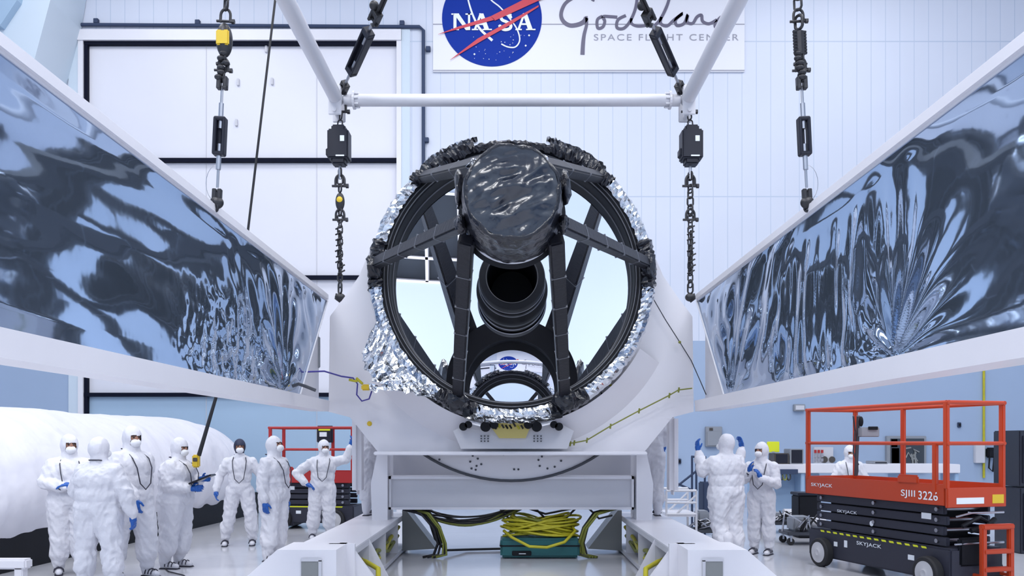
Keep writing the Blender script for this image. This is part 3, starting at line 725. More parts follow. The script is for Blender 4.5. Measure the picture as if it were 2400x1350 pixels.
# ---------------------------------------------------------------- side panels with reflective film
XP = 2.55
def side_panel(s, side):
    t = thing('film_screen', 'long white framed screen filled with crinkled mirror film on the %s of the telescope' % side, 'film screen', (s*XP, 11.9, 2.1))
    Yn = .4; Yf = 11.88
    MB().bbox((s*XP, Yn, 3.655), (s*(XP+.22), Yf, 3.76), .02).build('top_rim', M['white'], t)
    MB().prism([Vector((s*(XP+.0), Yn, 2.12)), Vector((s*(XP+.25), Yn, 2.12)), Vector((s*(XP+.25), Yn, 2.30)), Vector((s*(XP-.01), Yn, 2.27))], (0, Yf-Yn, 0)).build('bottom_rim', M['white'], t)
    MB().box((s*(XP+.14), Yn, 2.2), (s*(XP+.2), Yf, 3.7)).build('back_skin', M['greyw'], t)
    gy, gz_ = (9.6, 2.30) if s < 0 else (5.75, 2.32)      # gathers
    rnd = 3.1 if s < 0 else 8.4
    def fn(u, v):
        Y = Yn+(Yf-Yn)*u; z = 2.27+(3.66-2.27)*v
        # the far end edge leans: it reaches Y=Yf only at the top
        end = 10.35+(Yf-10.35)*v
        Y = Yn+(end-Yn)*u
        edge = min(1, 12*v)*min(1, 12*(1-v))*min(1, 25*(1-u))
        d = 0
        d += .030*noise.noise(Vector((Y*.32+rnd, z*.9, 0)))
        d += (.007 if s < 0 else .004)*noise.noise(Vector((Y*1.1+rnd, z*4.0, 1)))
        if s < 0:
            q = max(0, min(1, (Y-7.6)/1.6))
            # folds fan out of the gather point
            an = math.atan2(z-gz_+.05, (Y-gy)); rr = math.hypot(z-gz_, Y-gy)
            d += q*.035*math.sin(an*15+2*noise.noise(Vector((Y, z, 3))))*math.exp(-rr*.9)
            # crumpled lower part
            k = max(0, 1-abs(Y-7.9)/1.5)*max(0, 1-(z-2.27)/.9)
            d += k*.035*noise.noise(Vector((Y*5, z*7, 5)))+k*.012*noise.noise(Vector((Y*15, z*17, 6)))
            d += .032*q*noise.noise(Vector((Y*3.2+z*2.0, z*1.2, 7)))
        else:
            an = math.atan2(z-gz_+.05, (Y-gy)); rr = math.hypot(z-gz_, Y-gy)
            d += .03*math.sin(an*13+2*noise.noise(Vector((Y, z, 3))))*math.exp(-rr*1.6)
            q = max(0, min(1, (Y-5.4)/.6))*max(0, min(1, (8.6-Y)/.8))
            low = max(0, 1-max(0, z-3.15)/.35)
            d += q*low*(.040*noise.noise(Vector((Y*4.2+.5*z, z*.55, 9)))+.014*noise.noise(Vector((Y*9, z*.9, 4))))
            q2 = max(0, min(1, (Y-7.4)/.8))
            d += q2*.045*noise.noise(Vector((Y*2.6+z*2.2, z*1.1, 7)))
            an2 = math.atan2(z-2.2, (Y-10.1)); d += q2*.03*math.sin(an2*18)*math.exp(-math.hypot(z-2.2, Y-10.1)*1.1)
        return Vector((s*(XP+.03-d*edge*1.0+.0), Y, z))
    MB().grid(fn, 520, 84).build('film', M['film'], t, smooth=True)
    MB().bbox((s*(XP+.0), Yn-.1, 2.12), (s*(XP+.25), Yn+.02, 3.76), .02).build('end_rim', M['white'], t)
    # taut film end flap and its bead
    e0 = Vector((s*(XP+.02), 10.35, 2.27)); e1 = Vector((s*(XP+.02), Yf, 3.66))
    MB().tube([e0, e1], .012, 6).build('film_bead', M['tubewhite'], t)
    if s < 0:
        c = P(672, 882, 9.9)
        MB().bbox(c-Vector((.03, .03, .12)), c+Vector((.03, .03, .12)), .01).build('yellow_buckle', M['yellow'], t)
        MB().tube([P(685, 905, 9.8), P(700, 900, 9.8), P(715, 905, 9.85), P(740, 915, 9.9)], .02, 6).build('buckle_strap', M['darkgrey'], t)
    mb = MB().bbox(P(742 if s < 0 else 1675, 815 if s < 0 else 880, 11.85)-Vector((.04, .02, .28)), P(742 if s < 0 else 1675, 815 if s < 0 else 880, 11.85)+Vector((.05, .02, .15)), .01)
    mb.build('latch_bracket', M['box'], t)
    return t
side_panel(-1, 'left'); side_panel(1, 'right')

# ---------------------------------------------------------------- base frame
bf = thing('base_frame', 'white steel transport base frame on the floor below the telescope', 'base frame', (0, 12.3, 0))
YBm = 12.45
MB().bbox((P(915, 0, YBm).x, YBm-.1, .74), (P(1482, 0, YBm).x, YBm+.25, 1.18), .015).build('cross_beam', M['greyw'], bf)
MB().box((P(915, 0, YBm).x, YBm-.16, 1.16), (P(1482, 0, YBm).x, YBm+.25, 1.20)).box((P(915, 0, YBm).x, YBm-.16, .72), (P(1482, 0, YBm).x, YBm+.25, .755)).box((P(915, 0, YBm).x, YBm-.16, .72), (P(920, 0, YBm).x, YBm, 1.2)).box((P(1477, 0, YBm).x, YBm-.16, .72), (P(1482, 0, YBm).x, YBm, 1.2)).build('beam_flange', M['white'], bf)
MB().bbox((-1.9, 13.3, 1.1), (1.9, 13.5, 1.5), .02).build('rear_beam', M['greyw'], bf)
for s in (-1, 1):
    MB().prism([Vector((s*1.78, 12.2, .55)), Vector((s*2.0, 12.2, .55)), Vector((s*2.02, 12.2, 1.1)), Vector((s*1.92, 12.2, 1.56)), Vector((s*1.78, 12.2, 1.56))], (0, .6, 0)).build('post', M['white'], bf)
    # rail as a channel open to the inside
    r_ = MB().box((s*1.66, 8.9, .50), (s*2.32, 13.6, .56)).box((s*1.66, 8.9, .02), (s*2.32, 13.6, .08)).box((s*1.86, 8.9, .08), (s*1.92, 13.6, .50)).box((s*2.26, 8.9, .08), (s*2.32, 13.6, .5))
    r_.build('side_rail', M['greyw'], bf)
    MB().box((s*1.66, 8.9, .561), (s*2.32, 13.6, .58)).build('rail_top', M['white'], bf)
    for y in (9.9, 11.2, 12.4):
        MB().prism([Vector((s*1.66, y, .08)), Vector((s*1.86, y, .08)), Vector((s*1.86, y, .5)), Vector((s*1.66, y, .5))], (0, .03, 0)).build('stiffener', M['greyw'], bf)
    MB().prism([Vector((s*1.66, 12.9, .05)), Vector((s*1.15, 12.9, .08)), Vector((s*1.60, 12.9, .66)), Vector((s*1.66, 12.9, .66))], (0, .5, 0)).build('corner_gusset', M['gusset'], bf)
    # front outrigger block with recess and sloping foot
    x0, x1, y0, y1, zt = s*1.72, s*2.3, 8.35, 9.0, .64
    MB().prism([Vector((x0, y0, zt)), Vector((x1, y0, zt)), Vector((s*2.85, y0, .16)), Vector((s*2.85, y0, .02)), Vector((x0, y0, .02))], (0, .65, 0)).build('outrigger', M['white'], bf)
    MB().box((s*1.86, y0-.012, .1), (s*2.06, y0+.0, .54)).build('socket', M['gusset'], bf)
    MB().box((s*1.86, y0-.02, .1), (s*1.89, y0-.012, .54)).box((s*1.86, y0-.02, .53), (s*2.06, y0-.012, .56)).build('socket_edge', M['greyw'], bf)
    MB().prism([Vector((s*1.80, 8.9, .64)), Vector((s*1.70, 8.9, .64)), Vector((s*1.26, 8.9, .04)), Vector((s*1.26, 8.9, .0)), Vector((s*1.80, 8.9, .0))], (0, .05, 0)).build('front_gusset', M['white'], bf)
    MB().prism([Vector((s*1.66, 9.9, .56)), Vector((s*1.38, 9.9, .02)), Vector((s*1.66, 9.9, .02))], (0, .05, 0)).build('side_gusset', M['white'], bf)
    MB().box((s*1.63, 8.84, .0), (s*1.9, 8.9, .64)).build('end_plate', M['white'], bf)
    # hoses along the rail
    hz = thing('rail_hose', 'olive yellow hose lying along the inside of the %s base rail' % ('left' if s < 0 else 'right'), 'hose', (s*1.75, 9.5, .1), 0)
    MB().tube([(s*1.72, 8.6, .02), (s*1.48, 8.75, .04), (s*1.40, 8.95, .15), (s*1.45, 9.25, .32), (s*1.62, 9.5, .36), (s*1.74, 9.8, .34), (s*1.76, 10.5, .25), (s*1.74, 11.4, .15), (s*1.76, 12.3, .3), (s*1.70, 12.8, .42)], .028, 10).build('hose_run', M['hose'], hz, smooth=True)
    MB().tube([(s*1.78, 9.3, .2), (s*1.76, 10, .3), (s*1.74, 10.8, .14), (s*1.78, 11.8, .3), (s*1.72, 12.6, .2)], .03, 10).tube([(s*1.74, 10.2, .14), (s*1.74, 11, .3), (s*1.74, 12, .16), (s*1.7, 12.7, .3)], .026, 10).build('hose_run', M['olive'], hz, smooth=True)
# hanging black cables under the beam
hc = thing('cable_bundle', 'sagging bundle of black cables hanging under the wide grey cross beam', 'cable', (-.3, 12.7, .7))
for k in range(14):
    x0 = -1.45+random.uniform(-.15, .2); x1 = .1+random.uniform(-.2, .15); sg = random.uniform(.12, .27)
    MB().tube([(x0+(x1-x0)*t, 12.65+random.uniform(0, .02)+.02*k, .70-sg*4*t*(1-t)) for t in [i/14 for i in range(15)]], .014, 6).build('cable', M['blackhose'] if k % 4 else M['olive'], hc, smooth=True)
for s in (-1, 1):
    hc = thing('cable_coil', 'black hose bundle looped at the %s inner corner of the base frame' % ('left' if s < 0 else 'right'), 'hose', (s*1.4, 12.8, .3))
    for k in range(12):
        a = random.uniform(-.1, .1)
        MB().tube([(s*(1.5+a), 12.75-.02*k, .70), (s*(1.25+a*.6), 12.6-.03*k, .66), (s*(1.08+a*.5), 12.5-.02*k, .45), (s*(1.02+a*.6), 12.5-.01*k, .22), (s*(1.05+a), 12.45, .05), (s*(1.2+a), 12.4, .02)], .017, 6).build('hose_run', random.choice((M['blackhose'], M['blackhose'], M['olive'])), hc, smooth=True)
hc = thing('floor_cable', 'black cable sweeping across the shiny floor to the teal case', 'cable', (-.8, 12.6, .02))
MB().tube([(-1.25, 12.9, .5), (-1.15, 12.75, .25), (-1.0, 12.8, .07), (-.7, 13.2, .03), (-.2, 13.3, .03), (.1, 13.2, .05)], .02, 8).build('cable_run', M['blackhose'], hc, smooth=True)
hc = thing('beam_cable', 'black cables crossing under the beam above the yellow cable coil', 'cable', (.5, 12.7, .6))
for a in ([(.25, .7), (.5, .62), (.9, .7)], [(.35, .7), (.6, .45), (.62, .4)], [(.95, .7), (.75, .5), (.7, .42)], [(-.2, .72), (.0, .5), (.15, .4)], [(1.15, .7), (1.3, .55), (1.5, .6)]):
    MB().tube([(x, 12.75, z) for x, z in a], .016, 6).build('cable_run', M['blackhose'], hc)
# teal case and yellow cable coil
t = thing('equipment_case', 'dark teal case on the floor under the yellow cable coil', 'case', (.45, 12.6, 0))
MB().bbox((-.17, 12.35, .02), (.98, 12.95, .30), .03).build('case_body', M['teal'], t)
MB().bbox((.0, 12.33, .05), (.28, 12.36, .12), .008).build('handle', M['matte'], t)
MB().box((.1, 12.325, .075), (.2, 12.33, .085)).build('label_strip', M['signwhite'], t)
MB().bbox((-.18, 12.34, .18), (.99, 12.96, .20), .005).build('lid_lip', M['matte'], t)
t = thing('cable_coil', 'thick coil of yellow cable heaped on the dark teal case', 'cable coil', (.42, 12.6, .3))
for k in range(30):
    rx = random.uniform(.34, .55); rz = random.uniform(.14, .26); z0 = .36+random.uniform(-.0, .20); cx_ = .42+random.uniform(-.06, .06); tl = random.uniform(-.12, .12); r = random.choice((.014, .018))
    MB().tube([(cx_+rx*math.cos(a), 12.62+rz*math.sin(a), z0+tl*math.cos(a)+.03*math.sin(a*2+k)) for a in [2*PI*i/26 for i in range(26)]], r, 6, closed=True).build('turn', M['hose'] if k % 5 else M['olive'], t, smooth=True)
MB().tube([(-.12, 12.45, .40), (0, 12.28, .32), (.25, 12.2, .20), (.5, 12.18, .19), (.75, 12.22, .26), (.92, 12.4, .40), (.85, 12.6, .5)], .022, 8).build('loose_turn', M['hose'], t, smooth=True)

# ---------------------------------------------------------------- people
def solid(mb, voxel, sm=5, disp=None):
    """fuse overlapping closed shapes of mb into one smooth skin; returns new MB"""
    me = bpy.data.meshes.new('tmp'); me.from_pydata([tuple(v) for v in mb.v], [], mb.f)
    bm = bmesh.new(); bm.from_mesh(me); bmesh.ops.recalc_face_normals(bm, faces=bm.faces[:]); bm.to_mesh(me); bm.free()
    ob = bpy.data.objects.new('tmp', me); C.objects.link(ob)
    r = ob.modifiers.new('r', 'REMESH'); r.mode = 'VOXEL'; r.voxel_size = voxel; r.adaptivity = 0
    s_ = ob.modifiers.new('s', 'SMOOTH'); s_.factor = .5; s_.iterations = sm
    bpy.context.view_layer.update()
    m2 = bpy.data.meshes.new_from_object(ob.evaluated_get(bpy.context.evaluated_depsgraph_get()))
    out = MB(); ns = [v.normal.copy() for v in m2.vertices]
    vs = [v.co.copy() for v in m2.vertices]
    if disp: vs = [v+n*disp(v) for v, n in zip(vs, ns)]
    out.add(vs, [tuple(p.vertices) for p in m2.polygons])
    bpy.data.objects.remove(ob); bpy.data.meshes.remove(me); bpy.data.meshes.remove(m2)
    return out
def V(*a): return Vector(a)
def hand(mb, w, d, up, side, k=1.0, curl=.5):
    """five-fingered hand: w wrist, d direction of fingers, up back-of-hand normal, side +1/-1 where the thumb goes"""
    d = d.normalized(); up = (up-d*up.dot(d)).normalized(); x = d.cross(up)*side
    mb.capsule(w, .032*k, w+d*.05*k, .036*k)
    for i in range(-1, 2): mb.capsule(w+d*.03*k+x*.016*i*k, .02*k, w+d*.09*k+x*.021*i*k, .018*k)
    for i, (L, o) in enumerate(((.070, .033), (.080, .011), (.075, -.011), (.058, -.033))):
        a = w+d*.088*k+x*o*k; c = 0.; p = a; dd = d.copy()
        for j, f in enumerate((.45, .32, .23)):
            c = curl*(.5+.5*j)*(1+.1*i); dd = (dd*math.cos(c)-up*math.sin(c)).normalized() if j else (d*math.cos(c*.6)-up*math.sin(c*.6)).normalized()
            q_ = p+dd*L*f*k; mb.capsule(p, (.0105-.001*j)*k, q_, (.0095-.001*j)*k, 8); p = q_
    a = w+d*.03*k+x*.025*k; b = a+(d*.6+x*.7-up*.3).normalized()*.04*k; c = b+(d*.85+x*.25-up*.4).normalized()*.035*k
    mb.capsule(a, .015*k, b, .013*k, 8); mb.capsule(b, .013*k, c, .010*k, 8)
def person(name_label, pos, rz, h=1.75, lean=(0, 0), head=(0, 0), armL=None, armR=None, legs=None, hood='suit', eyes=True, fat=1.0, fold=1.0, seed=0, strap=True, baggy=1.0, curlL=.5, curlR=.5, zoff=0, glL=True, glR=True, lanyard='front'):
    """local frame: faces -Y, +X is the figure's left. arms: (elbow, wrist, hand_dir); head: (yaw, pitch)"""
    t = thing('person', name_label, 'person', (pos[0], pos[1], zoff), rz)
    k = h/1.75; lx, ly = lean
    pel = V(0, 0, .95); che = V(lx*.6, ly*.6, 1.28); nk = V(lx, ly, 1.47); hd = V(lx*1.15, ly*1.15-.02, 1.62)
    shL = nk+V(.185, 0, -.10); shR = nk+V(-.185, 0, -.10)
    armL = armL or (V(.27, .02, 1.13), V(.28, -.08, .87), V(0, -.1, -1))
    armR = armR or (V(-.27, .02, 1.13), V(-.28, -.08, .87), V(0, -.1, -1))
    legs = legs or ((V(.11, -.01, .5), V(.12, .02, .09)), (V(-.11, -.01, .5), V(-.12, .02, .09)))
    R = Matrix.Rotation(head[0], 3, 'Z') @ Matrix.Rotation(head[1], 3, 'X')
    # body
    b = MB()
    b.ball(hd, (.078, .095, .115), 12, R); b.capsule(nk+V(0, 0, -.05), .055, hd+V(0, .01, -.05), .055)
    b.capsule(pel, .12, che, .13); b.capsule(che, .13, nk-V(0, 0, .06), .09); b.capsule(shL, .05, shR, .05)
    b.ball(hd+R @ V(0, -.095, -.005), (.013, .02, .025), 8, R)
    for e in (-1, 1): b.ball(hd+R @ V(.08*e, .01, 0), (.012, .02, .03), 8, R)
    for sh, (el, wr, hdv) in ((shL, armL), (shR, armR)): b.capsule(sh, .05, el, .042); b.capsule(el, .042, wr, .03); b.capsule(wr, .03, wr+hdv.normalized()*.05, .028)
    for sx, (kn, an) in zip((.1, -.1), legs): b.capsule(pel+V(sx, 0, -.03), .085, kn, .055); b.capsule(kn, .055, an, .04); b.capsule(an, .035, an+V(0, -.08, -.06), .022)
    for v in b.v: v *= 1
    bo = solid(b, .016, 3)
    def place(mb):
        for v in mb.v: v *= k
        return mb
    body = place(bo).build('body', M['skin'], t, smooth=True, world=False)
    # coverall
    c = MB(); B = baggy
    c.ball(pel+V(0, 0, .02), (.19*B*fat, .145*B*fat, .17), 12); c.ball(che, (.205*fat*B, .145*fat*B, .20), 12); c.ball((pel+che)/2, (.185*fat*B, .145*fat*B, .2), 12)
    c.capsule(shL-V(.02, 0, 0), .085*B, shR+V(.02, 0, 0), .085*B); c.capsule(shL, .06*B, nk-V(0, 0, .01), .075); c.capsule(shR, .06*B, nk-V(0, 0, .01), .075); c.capsule(nk-V(0, 0, .08), .10, nk+V(0, 0, .03), .075)
    for sh, (el, wr, hdv) in ((shL, armL), (shR, armR)):
        c.capsule(sh, .082*B, el, .072*B); c.capsule(el, .072*B, el+(wr-el)*.8, .058*B); c.capsule(el+(wr-el)*.75, .056*B, wr, .042)
    for sx, (kn, an) in zip((.1, -.1), legs):
        c.capsule(pel+V(sx, 0, -.05), .125*B*fat, kn, .098*B); c.capsule(kn, .098*B, kn+(an-kn)*.55, .10*B); c.capsule(kn+(an-kn)*.5, .082*B, an+V(0, 0, .03), .066)
    if hood == 'suit':
        c.ball(hd+R @ V(0, .018, .012), (.105, .118, .138), 12, R); c.capsule(nk+V(0, 0, -.03), .10, hd+V(0, .02, -.07), .09)
    sd_ = Vector((seed*3.1, seed*1.7, seed))
    joints = [armL[0], armR[0], legs[0][0], legs[1][0], pel, V(0, 0, 1.05), legs[0][1], legs[1][1]]
    def disp(v):
        f = 0
        for j in joints:
            d_ = (v-j).length
            if d_ < .28: f += math.sin((v-j).z*52+(v-j).x*22*math.sin(seed+1)+4*noise.noise(v*5+sd_))*(1-d_/.28)*.005
        w_ = Vector((v.x*6+v.z*2.6, v.y*6-v.z*2.0, v.z*1.6))+sd_
        f += .030*(.35-abs(noise.noise(w_*1.3)))+.018*(.3-abs(noise.noise(w_*3.1+Vector((3, 1, 2)))))+.006*noise.noise(v*18+sd_)
        if v.z > 1.45: f *= .35
        return f*fold
    cv = solid(c, .013, 4, disp)
    # cut the face opening: drop faces around the eyes
    keep = []
    if hood == 'suit':
        fc = hd+R @ V(0, -.13, .0)
        for f_ in cv.f:
            ce = sum((cv.v[i] for i in f_), Vector())/len(f_); loc = R.transposed() @ (ce-hd)
            if loc.y < -.055 and abs(loc.x) < .062 and -.075 < loc.z < .032: continue
            keep.append(f_)
        cv.f = keep
    place(cv).build('coverall', M['suit'], t, smooth=True, world=False, fixn=False)
    if hood != 'suit':
        q_ = MB().ball(hd+R @ V(0, .015, .012), (.098, .112, .128), 12, R).capsule(nk+V(0, .0, .0), .065, hd+V(0, .02, -.06), .075)
        q_ = solid(q_, .012, 2); kp = []
        for f_ in q_.f:
            ce = sum((q_.v[i] for i in f_), Vector())/len(f_); loc = R.transposed() @ (ce-hd)
            if loc.y < -.05 and abs(loc.x) < .066 and -.10 < loc.z < .03: continue
            kp.append(f_)
        q_.f = kp; place(q_).build('hood', M['navy'], t, smooth=True, world=False, fixn=False, label='dark navy hood')
    # mask and eyes
    mk_ = MB().ball(hd+R @ V(0, -.07, -.052), (.062, .055, .05), 10, R); place(mk_).build('face_mask', M['mask'], t, smooth=True, world=False)
    for e in (-1, 1):
        place(MB().ball(hd+R @ V(.03*e, -.086, .010), (.014, .009, .008), 6, R)).build('eye', M['tablet'], body, smooth=True, world=False)
        place(MB().capsule(hd+R @ V(.012*e, -.094, .026), .005, hd+R @ V(.048*e, -.08, .028), .004, 6)).build('eyebrow', M['hair'], body, world=False)
    # gloves
    for sd2, (el, wr, hdv), cu, on in ((1, armL, curlL, glL), (-1, armR, curlR, glR)):
        if not on: continue
        g_ = MB(); d_ = hdv.normalized(); up = V(sd2, 0, 0) if abs(d_.x) < .7 else V(0, 0, 1)
        g_.capsule(wr-(wr-el).normalized()*.05, .045, wr, .037)
        hand(g_, wr, d_, up, sd2 if True else 1, 1.12, cu)
        place(solid(g_, .0055, 2)).build('glove', M['glove'], t, smooth=True, world=False)
        place(MB().capsule(wr-(wr-el).normalized()*.055, .050, wr-(wr-el).normalized()*.035, .048)).build('cuff', M['strap'], t, smooth=True, world=False)
    # boots
    for (kn, an) in legs:
        tz = an.z-.06
        bt = MB().capsule(an+V(0, .02, 0), .062, an+V(0, .01, .24), .088).capsule(V(an.x, an.y+.03, an.z-.045), .045, V(an.x, an.y-.16, an.z-.055), .04)
        bo_ = place(solid(bt, .013, 3)).build('boot', M['suit'], t, smooth=True, world=False)
        so = MB().bbox((an.x-.048, an.y-.20, an.z-.10), (an.x+.048, an.y+.075, an.z-.075), .01); place(so).build('sole', M['strap'], bo_, world=False)
        bs = MB()
        for yy in (-.02, -.07, -.12): bs.tube([V(an.x+.055*math.cos(a), an.y+yy, an.z-.055+(.055+.2*(yy+.12)*.6)*math.sin(a)) for a in [PI*i/8 for i in range(9)]], .007, 5)
        place(bs).build('boot_strap', M['strap'], bo_, world=False)
    if strap:
        ls = MB(); f_ = -1 if lanyard == 'front' else 1
        yy = f_*(.16*fat*B)
        ls.tube([nk+V(.085, .0, .02), nk+V(.11, yy*.75, -.08), che+V(.10, yy*1.05, .0), V(.07+lx*.3, yy*1.13+ly*.3, 1.1), V(lx*.3, yy*1.15+ly*.3, 1.03), V(-.07+lx*.3, yy*1.13+ly*.3, 1.1), che+V(-.10, yy*1.05, .0), nk+V(-.11, yy*.75, -.08), nk+V(-.085, .0, .02)], .007, 6)
        ls.tube([nk+V(.085, 0, .02), nk+V(.06, .10, .03), nk+V(-.06, .10, .03), nk+V(-.085, 0, .02)], .007, 6)
        place(ls).build('lanyard', M['strap'], t, smooth=True, world=False)
    return t
def X_(px, Y): return (px-CX)*Y/F
WA = lambda a: math.radians(a)
HR = lambda x0, z0, x1, z1: None
# left group
person('person in white coverall standing furthest left with folded arms facing the group', (X_(163, 11.0), 11.0), WA(28), 1.78, head=(WA(12), 0), armL=(V(.25, -.08, 1.15), V(.02, -.26, 1.13), V(-1, 0, 0)), armR=(V(-.27, -.06, 1.15), V(-.06, -.26, 1.10), V(1, -.1, .1)), seed=1, fat=1.12, baggy=1.18)
person('person in white coverall with back turned, nearest the camera at lower left', (X_(232, 9.75), 9.75), WA(172), 1.74, lean=(-.03, .04), head=(WA(-22), WA(-4)), armL=(V(.30, -.02, 1.14), V(.24, -.16, .95), V(0, -.4, -1)), armR=(V(-.34, .02, 1.12), V(-.385, -.05, .86), V(-.02, -.2, -1)), legs=((V(.16, 0, .5), V(.17, .02, .09)), (V(-.16, 0, .5), V(-.20, .02, .09))), seed=2, fat=1.2, baggy=1.2, fold=1.1)
person('tall person in white coverall facing right behind the nearest figure, blue gloves low', (X_(308, 10.7), 10.7), WA(62), 1.88, head=(WA(-10), 0), armL=(V(.25, .08, 1.1), V(.20, -.02, .86), V(0, -.1, -1)), armR=(V(-.26, -.10, 1.14), V(-.20, -.33, .94), V(0, -.2, -1)), legs=((V(.13, -.1, .5), V(.14, -.10, .09)), (V(-.14, .06, .5), V(-.16, .12, .09))), seed=3, fat=1.1, baggy=1.22)
person('person in white coverall side on, tapping a black tablet under the yellow pendant', (X_(412, 11.5), 11.5), WA(80), 1.74, lean=(0, -.04), head=(WA(-8), WA(4)), armL=(V(.24, -.06, 1.12), V(.12, -.30, 1.20), V(-.1, -1, .1)), armR=(V(-.25, -.04, 1.12), V(-.12, -.28, 1.08), V(.1, -1, .05)), legs=((V(.11, -.03, .5), V(.12, .02, .09)), (V(-.11, .03, .5), V(-.12, .08, .09))), seed=4, fat=1.2, baggy=1.25, curlL=.3, curlR=.4)
t = thing('tablet', 'black tablet computer held out by the person under the yellow pendant', 'tablet', P(470, 1125, 11.4))
c = P(474, 1123, 11.35); Rm = Matrix.Translation(c) @ Matrix.Rotation(WA(-22), 4, 'Y')
MB().bbox((-.16, -.10, -.012), (.16, .10, .012), .006, 2, Rm).build('tablet_case', M['tablet'], t)
person('person with a dark navy hood and white mask standing arms down, feet apart', (X_(562, 14.0), 14.0), WA(14), 1.74, head=(WA(6), 0), hood='navy', armL=(V(.34, .02, 1.15), V(.40, -.06, .91), V(.1, -.2, -1)), armR=(V(-.32, .02, 1.15), V(-.36, -.10, .91), V(0, -.3, -1)), legs=((V(.17, -.04, .5), V(.20, .0, .09)), (V(-.16, -.04, .5), V(-.23, .0, .09))), seed=5)
person('person in white coverall side on looking up right, in front of the red lift', (X_(642, 12.2), 12.2), WA(72), 1.77, head=(WA(-4), WA(-16)), armL=(V(.24, .0, 1.1), V(.2, -.06, .86), V(0, -.2, -1)), armR=(V(-.25, .02, 1.1), V(-.28, -.04, .85), V(0, -.1, -1)), seed=6, fat=1.1, baggy=1.18)
person('person in white coverall with one arm raised and a blue gloved hand on hip', (X_(755, 14.9), 14.9), WA(10), 1.72, lean=(.03, 0), head=(WA(18), 0), armL=(V(.42, -.03, 1.42), V(.50, -.06, 1.66), V(.2, -.1, 1)), armR=(V(-.44, .02, 1.17), V(-.26, -.10, .98), V(.9, -.3, -.4)), legs=((V(.12, -.02, .5), V(.12, .02, .09)), (V(-.13, -.02, .5), V(-.17, .02, .09))), seed=7, baggy=1.12)
# two figures on the base frame, mostly hidden by the bulkhead
person('person standing on the left base rail, upper body hidden by the white bulkhead', (X_(878, 12.9), 12.9), WA(170), 1.76, seed=8, zoff=.58, baggy=1.12, armL=(V(.2, -.15, 1.2), V(.1, -.3, 1.3), V(0, -1, .2)), armR=(V(-.2, -.15, 1.2), V(-.1, -.3, 1.3), V(0, -1, .2)), legs=((V(.11, -.01, .5), V(.12, .02, .09)), (V(-.13, -.01, .5), V(-.15, .02, .09))))
person('person standing on the right base rail with a blue glove showing beside the bulkhead', (X_(1522, 12.9), 12.9), WA(180), 1.76, seed=9, zoff=.58, baggy=1.12, armR=(V(-.24, .0, 1.24), V(-.22, -.03, 1.07), V(0, -.1, -1)), armL=(V(.24, .0, 1.15), V(.2, -.1, 1.0), V(0, -.3, -1)))
# right pair
person('taller person on the right with back turned, both blue gloved hands lifted by the hood', (X_(1702, 12.2), 12.2), WA(200), 1.80, head=(WA(28), WA(-10)), armL=(V(.30, -.14, 1.24), V(.31, -.22, 1.52), V(.1, -.1, 1)), armR=(V(-.28, -.15, 1.28), V(-.40, -.20, 1.56), V(.1, -.2, 1)), legs=((V(.10, -.02, .5), V(.06, .10, .09)), (V(-.13, -.02, .5), V(-.18, .02, .09))), seed=10, fat=1.2, baggy=1.16, fold=1.1, strap=False)
person('shorter person facing left with hands clasped near the chin, behind the taller one', (X_(1785, 12.9), 12.9), WA(-35), 1.68, head=(WA(-14), WA(-6)), armL=(V(.26, -.08, 1.12), V(.08, -.27, 1.20), V(-.4, -.2, 1)), armR=(V(-.26, -.10, 1.15), V(-.10, -.27, 1.30), V(.2, -.2, 1)), seed=11)
person('person in white coverall behind the orange scissor lift, masked head bowed', (X_(1988, 15.2), 15.2), WA(0), 1.62, head=(0, WA(8)), lean=(0, -.06), armL=(V(.30, -.08, 1.12), V(.16, -.26, 1.0), V(-.5, -1, 0)), armR=(V(-.30, -.08, 1.12), V(-.16, -.26, 1.0), V(.5, -1, 0)), seed=12, fat=1.15)

